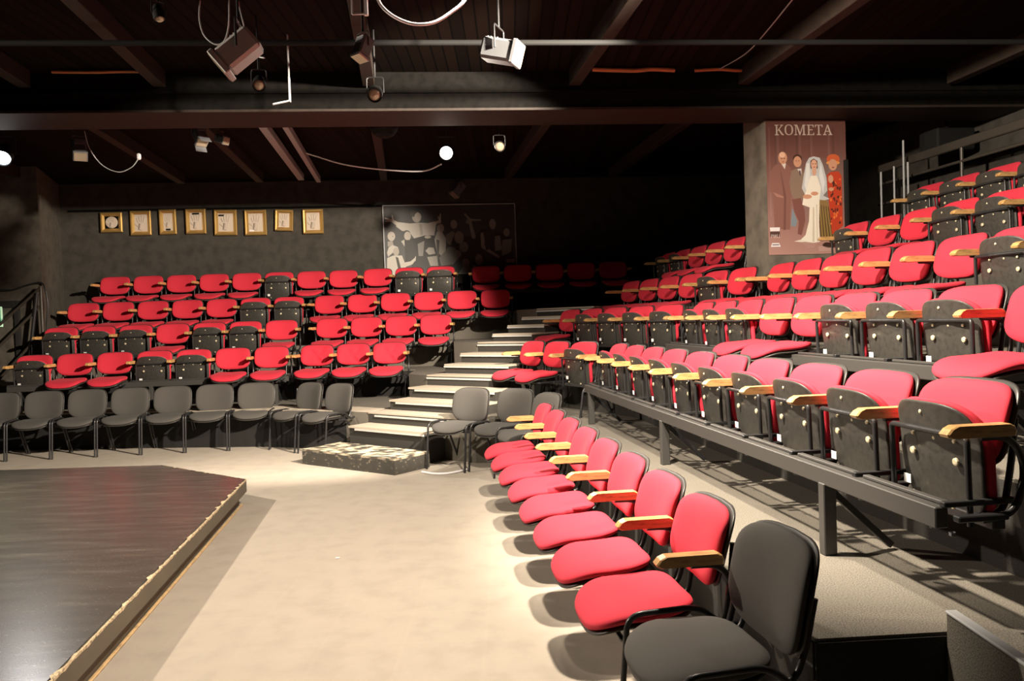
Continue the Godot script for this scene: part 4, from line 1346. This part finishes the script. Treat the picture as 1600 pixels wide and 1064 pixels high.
func overhead() -> void:
	# pipes that carry the lanterns
	for e in [[V(-8.9, 3.87, 5.75), V(5.6, 3.87, 7.1), "black lighting pipe across the ceiling in front of the girder"], [V(-8.9, 3.98, 8.95), V(5.0, 3.98, 9.95), "black lighting pipe across the ceiling behind the girder"], [V(-3.2, 4.02, 4.95), V(3.4, 4.02, 4.95), "black lighting pipe over the performance floor"]]:
		var o := part(numbered("lighting_pipe"), tube_mesh(PackedVector3Array([e[0], e[1]]), 0.024), M.black, self)
		o.set_meta("label", e[2])
		o.set_meta("category", "pipe")
	# the three lanterns that light the room (above the picture) and two lit ones in view
	var k := 0
	for l in LAMPS:
		var aim: Vector3 = (l.to - l.at).normalized()
		lantern(l.at - aim * 0.22, aim, "can", "lit black stage light above the %s" % ["floor", "floor aimed at the left bank", "floor aimed at the right bank", "stage at the left"][k], 1.1, glow(Color(1.0, 0.93, 0.82), 3.0))
		k += 1
	var at := V(-0.79, 3.80, 10.46)
	var aim := (V(-0.2, 1.2, 2.5) - at).normalized()
	lantern(at - aim * 0.10, aim, "can", "lit white stage light shining at the camera above the photograph", 1.15, glow(Color(1.0, 0.98, 0.95), 14.0))
	spot(at + aim * 0.06, V(-0.4, 0.4, 5.0), 9.0, 50.0, 0.6, Color(1.0, 0.95, 0.88), 0.09)
	at = V(-5.95, 3.68, 9.3)
	aim = (V(-4.2, 0.3, 4.5) - at).normalized()
	lantern(at - aim * 0.10, aim, "can", "lit white stage light at the far left edge", 1.2, glow(Color(0.93, 0.96, 1.0), 8.0))
	spot(at + aim * 0.06, V(-3.4, 0.0, 5.4), 3.0, 46.0, 0.7, Color(0.97, 0.96, 0.95), 0.09)
	# unlit lanterns
	lantern(V(-1.88, 3.55, 5.65), Vector3(-0.75, -0.62, 0.1), "box", "large pale box stage light hanging tilted, upper left of centre", 1.12, null, false, M.casing)
	lantern(V(-1.03, 3.62, 5.86), Vector3(-0.25, -0.9, 0.3), "box", "small grey stage light tilted down beside the joist near centre top", 0.62)
	lantern(V(-0.02, 3.60, 5.99), Vector3(0.8, -0.25, 0.3), "box", "grey box stage light right of the white cable loop", 1.0)
	lantern(V(-2.03, 3.60, 6.56), Vector3(0.2, -0.6, 0.8), "can", "small round black spotlight with shiny lens under the girder", 0.62)
	lantern(V(-1.13, 3.60, 6.95), Vector3(0.05, -0.5, 0.85), "can", "round black spotlight on the joist in front of the girder", 0.75)
	lantern(V(-3.48, 3.78, 8.96), Vector3(0.4, -0.8, 0.4), "box", "grey stage light under the girder, left of its smaller neighbour", 0.75, null, true)
	lantern(V(-3.33, 3.78, 9.22), Vector3(0.8, -0.3, 0.4), "box", "smaller grey stage light under the girder above the gilt frames", 0.55)
	lantern(V(-5.11, 3.78, 9.44), Vector3(0.3, -0.8, 0.5), "box", "dim grey stage light under the girder at far left", 0.85)
	lantern(V(-2.52, 3.90, 5.82), Vector3(0.25, -0.9, 0.3), "can", "small pale spotlight at the top edge, left of the big box light", 0.5)
	lantern(V(-0.07, 3.60, 9.24), Vector3(0.1, -0.3, 0.9), "can", "small stage light in a wire cage right of the shining lamp", 0.7)
	lantern(V(-0.86, 3.90, 13.95), Vector3(-0.5, -0.7, 0.3), "box", "dim grey stage light mounted just above the photograph", 0.95)
	# dark dome housing
	var st := start(false)
	lathe(st, V(-1.47, 3.96, 9.57), Vector3.DOWN, [Vector2(0, 0), Vector2(0, 0.17), Vector2(0.05, 0.165), Vector2(0.11, 0.12), Vector2(0.14, 0.06), Vector2(0.145, 0)], 24)
	var o := part(numbered("ceiling_dome"), done(st), M.black, self)
	o.set_meta("label", "black dome fixture under the ceiling left of the shining lamp")
	o.set_meta("category", "ceiling fixture")
	part("stem", tube_mesh(PackedVector3Array([V(-1.47, 3.95, 9.57), V(-1.47, 4.16, 9.57)]), 0.03), M.black, o)
	# hanging metal bracket on the girder
	st = start(false)
	bar(st, V(-1.90, 3.78, 7.0), V(-1.90, 3.56, 7.0), 0.035, 0.012, 0.002)
	bar(st, V(-1.90, 3.57, 7.0), V(-2.04, 3.53, 6.95), 0.03, 0.012, 0.002)
	bar(st, V(-1.90, 3.78, 7.0), V(-1.90, 4.16, 7.0), 0.02, 0.012, 0.002)
	o = part(numbered("hanging_bracket"), done(st), M.pale, self)
	o.set_meta("label", "pale perforated metal bracket hanging before the girder")
	o.set_meta("category", "bracket")
	# pale battens running along the ceiling behind the girder
	for e in [[V(-2.66, 4.03, 9.5), V(-3.18, 4.03, 13.3), "right one of two pale battens on the ceiling behind the girder", 0.07], [V(-2.95, 4.06, 9.5), V(-3.45, 4.06, 13.2), "left one of two pale battens on the ceiling behind the girder", 0.10]]:
		st = start(false)
		bar(st, e[0], e[1], e[3], 0.10, 0.004)
		o = part(numbered("ceiling_batten"), done(st), M.pale, self)
		o.set_meta("label", e[2])
		o.set_meta("category", "batten")
	cable("cable_loop", "thick white cable loop hanging in from the top edge", [V(-0.70, 3.62, 4.2), V(-0.67, 3.42, 4.2), V(-0.65, 3.29, 4.2), V(-0.60, 3.22, 4.2), V(-0.52, 3.17, 4.2), V(-0.44, 3.15, 4.2), V(-0.35, 3.16, 4.2), V(-0.26, 3.21, 4.2), V(-0.19, 3.27, 4.2), V(-0.14, 3.40, 4.2), V(-0.11, 3.62, 4.2), V(-0.10, 4.0, 4.9)], 0.009, M.white)
	st = start(false)
	bar(st, V(-0.715, 3.205, 4.2), V(-0.715, 3.9, 4.2), 0.022, 0.022, 0.003)
	bar(st, V(-0.79, 3.215, 4.2), V(-0.79, 3.9, 4.2), 0.008, 0.008, 0.001)
	bar(st, V(-0.79, 3.215, 4.2), V(-0.715, 3.215, 4.2), 0.008, 0.008, 0.001)
	bar(st, V(-0.715, 3.88, 4.2), V(-0.715, 4.03, 4.93), 0.02, 0.02, 0.002)
	o = part(numbered("hanging_bracket"), done(st), M.white, self)
	o.set_meta("label", "bright white metal bracket at the top edge beside the cable loop")
	o.set_meta("category", "bracket")
	cable("hanging_cable", "thin grey cable loop beside the big box light", [V(-2.06, 4.06, 6.0), V(-2.07, 3.87, 6.0), V(-2.11, 3.75, 6.0), V(-2.18, 3.73, 6.0), V(-2.26, 3.80, 6.0), V(-2.29, 3.92, 6.0), V(-2.28, 4.06, 6.0)], 0.006, M.pale)
	cable("hanging_cable", "thin grey cable dropping right of the big box light", [V(-1.99, 4.05, 6.0), V(-1.97, 3.94, 6.0), V(-1.93, 3.77, 6.0), V(-1.87, 3.64, 6.0), V(-1.78, 3.58, 5.9)], 0.006, M.pale)
	cable("hanging_cable", "thin cable with a white plug hanging above the leftmost gilt frames", [V(-5.02, 3.98, 9.4), V(-4.97, 3.77, 9.4), V(-4.83, 3.57, 9.4), V(-4.64, 3.48, 9.4), V(-4.48, 3.53, 9.4), V(-4.40, 3.62, 9.4)], 0.006, M.pale)
	part("plug", box_mesh(Vector3(0.045, 0.075, 0.045), 0.012), M.white, get_node("hanging_cable_002"), V(-4.385, 3.655, 9.4))
	cable("hanging_cable", "white cable slung across the ceiling left of the shining lamp", [V(-2.84, 4.02, 11.2), V(-2.69, 3.97, 11.2), V(-2.29, 3.84, 11.2), V(-1.74, 3.75, 11.2), V(-1.20, 3.71, 11.2), V(-0.9, 3.74, 10.9)], 0.011, M.white)
	cable("hanging_cable", "pale wire running along the ceiling at the upper right", [V(2.27, 4.12, 8.34), V(2.41, 4.11, 7.80), V(2.42, 4.11, 7.16), V(2.40, 4.11, 6.48), V(2.38, 4.11, 5.6)], 0.006, M.pale)
	cable("insulation_strip", "orange strip along the ceiling joist near the tall poster", [V(2.82, 4.13, 8.03), V(2.91, 4.13, 7.54), V(2.97, 4.13, 7.09), V(2.97, 4.13, 6.68)], 0.014, M.orange, "strip")
	cable("insulation_strip", "long orange ragged strip above the girder right of centre", [V(0.93, 4.12, 8.17), V(1.36, 4.11, 8.22), V(1.56, 4.12, 8.23), V(1.80, 4.11, 8.26)], 0.022, M.orange, "strip")
	cable("insulation_strip", "short orange ragged strip above the girder left of the tall poster", [V(2.02, 4.11, 8.29), V(2.28, 4.12, 8.31), V(2.5, 4.11, 8.34), V(2.76, 4.12, 8.36)], 0.018, M.orange, "strip")
	cable("insulation_strip", "faint orange strip above the girder at the upper left", [V(-4.39, 4.12, 7.68), V(-4.0, 4.11, 7.70), V(-3.75, 4.12, 7.74), V(-3.48, 4.12, 7.77)], 0.014, M.orange, "strip")
	cable("insulation_strip", "orange strip along the top of the pillar", [V(2.99, 4.06, 8.94), V(3.4, 4.05, 9.0), V(3.92, 4.06, 9.07)], 0.018, M.orange, "strip")
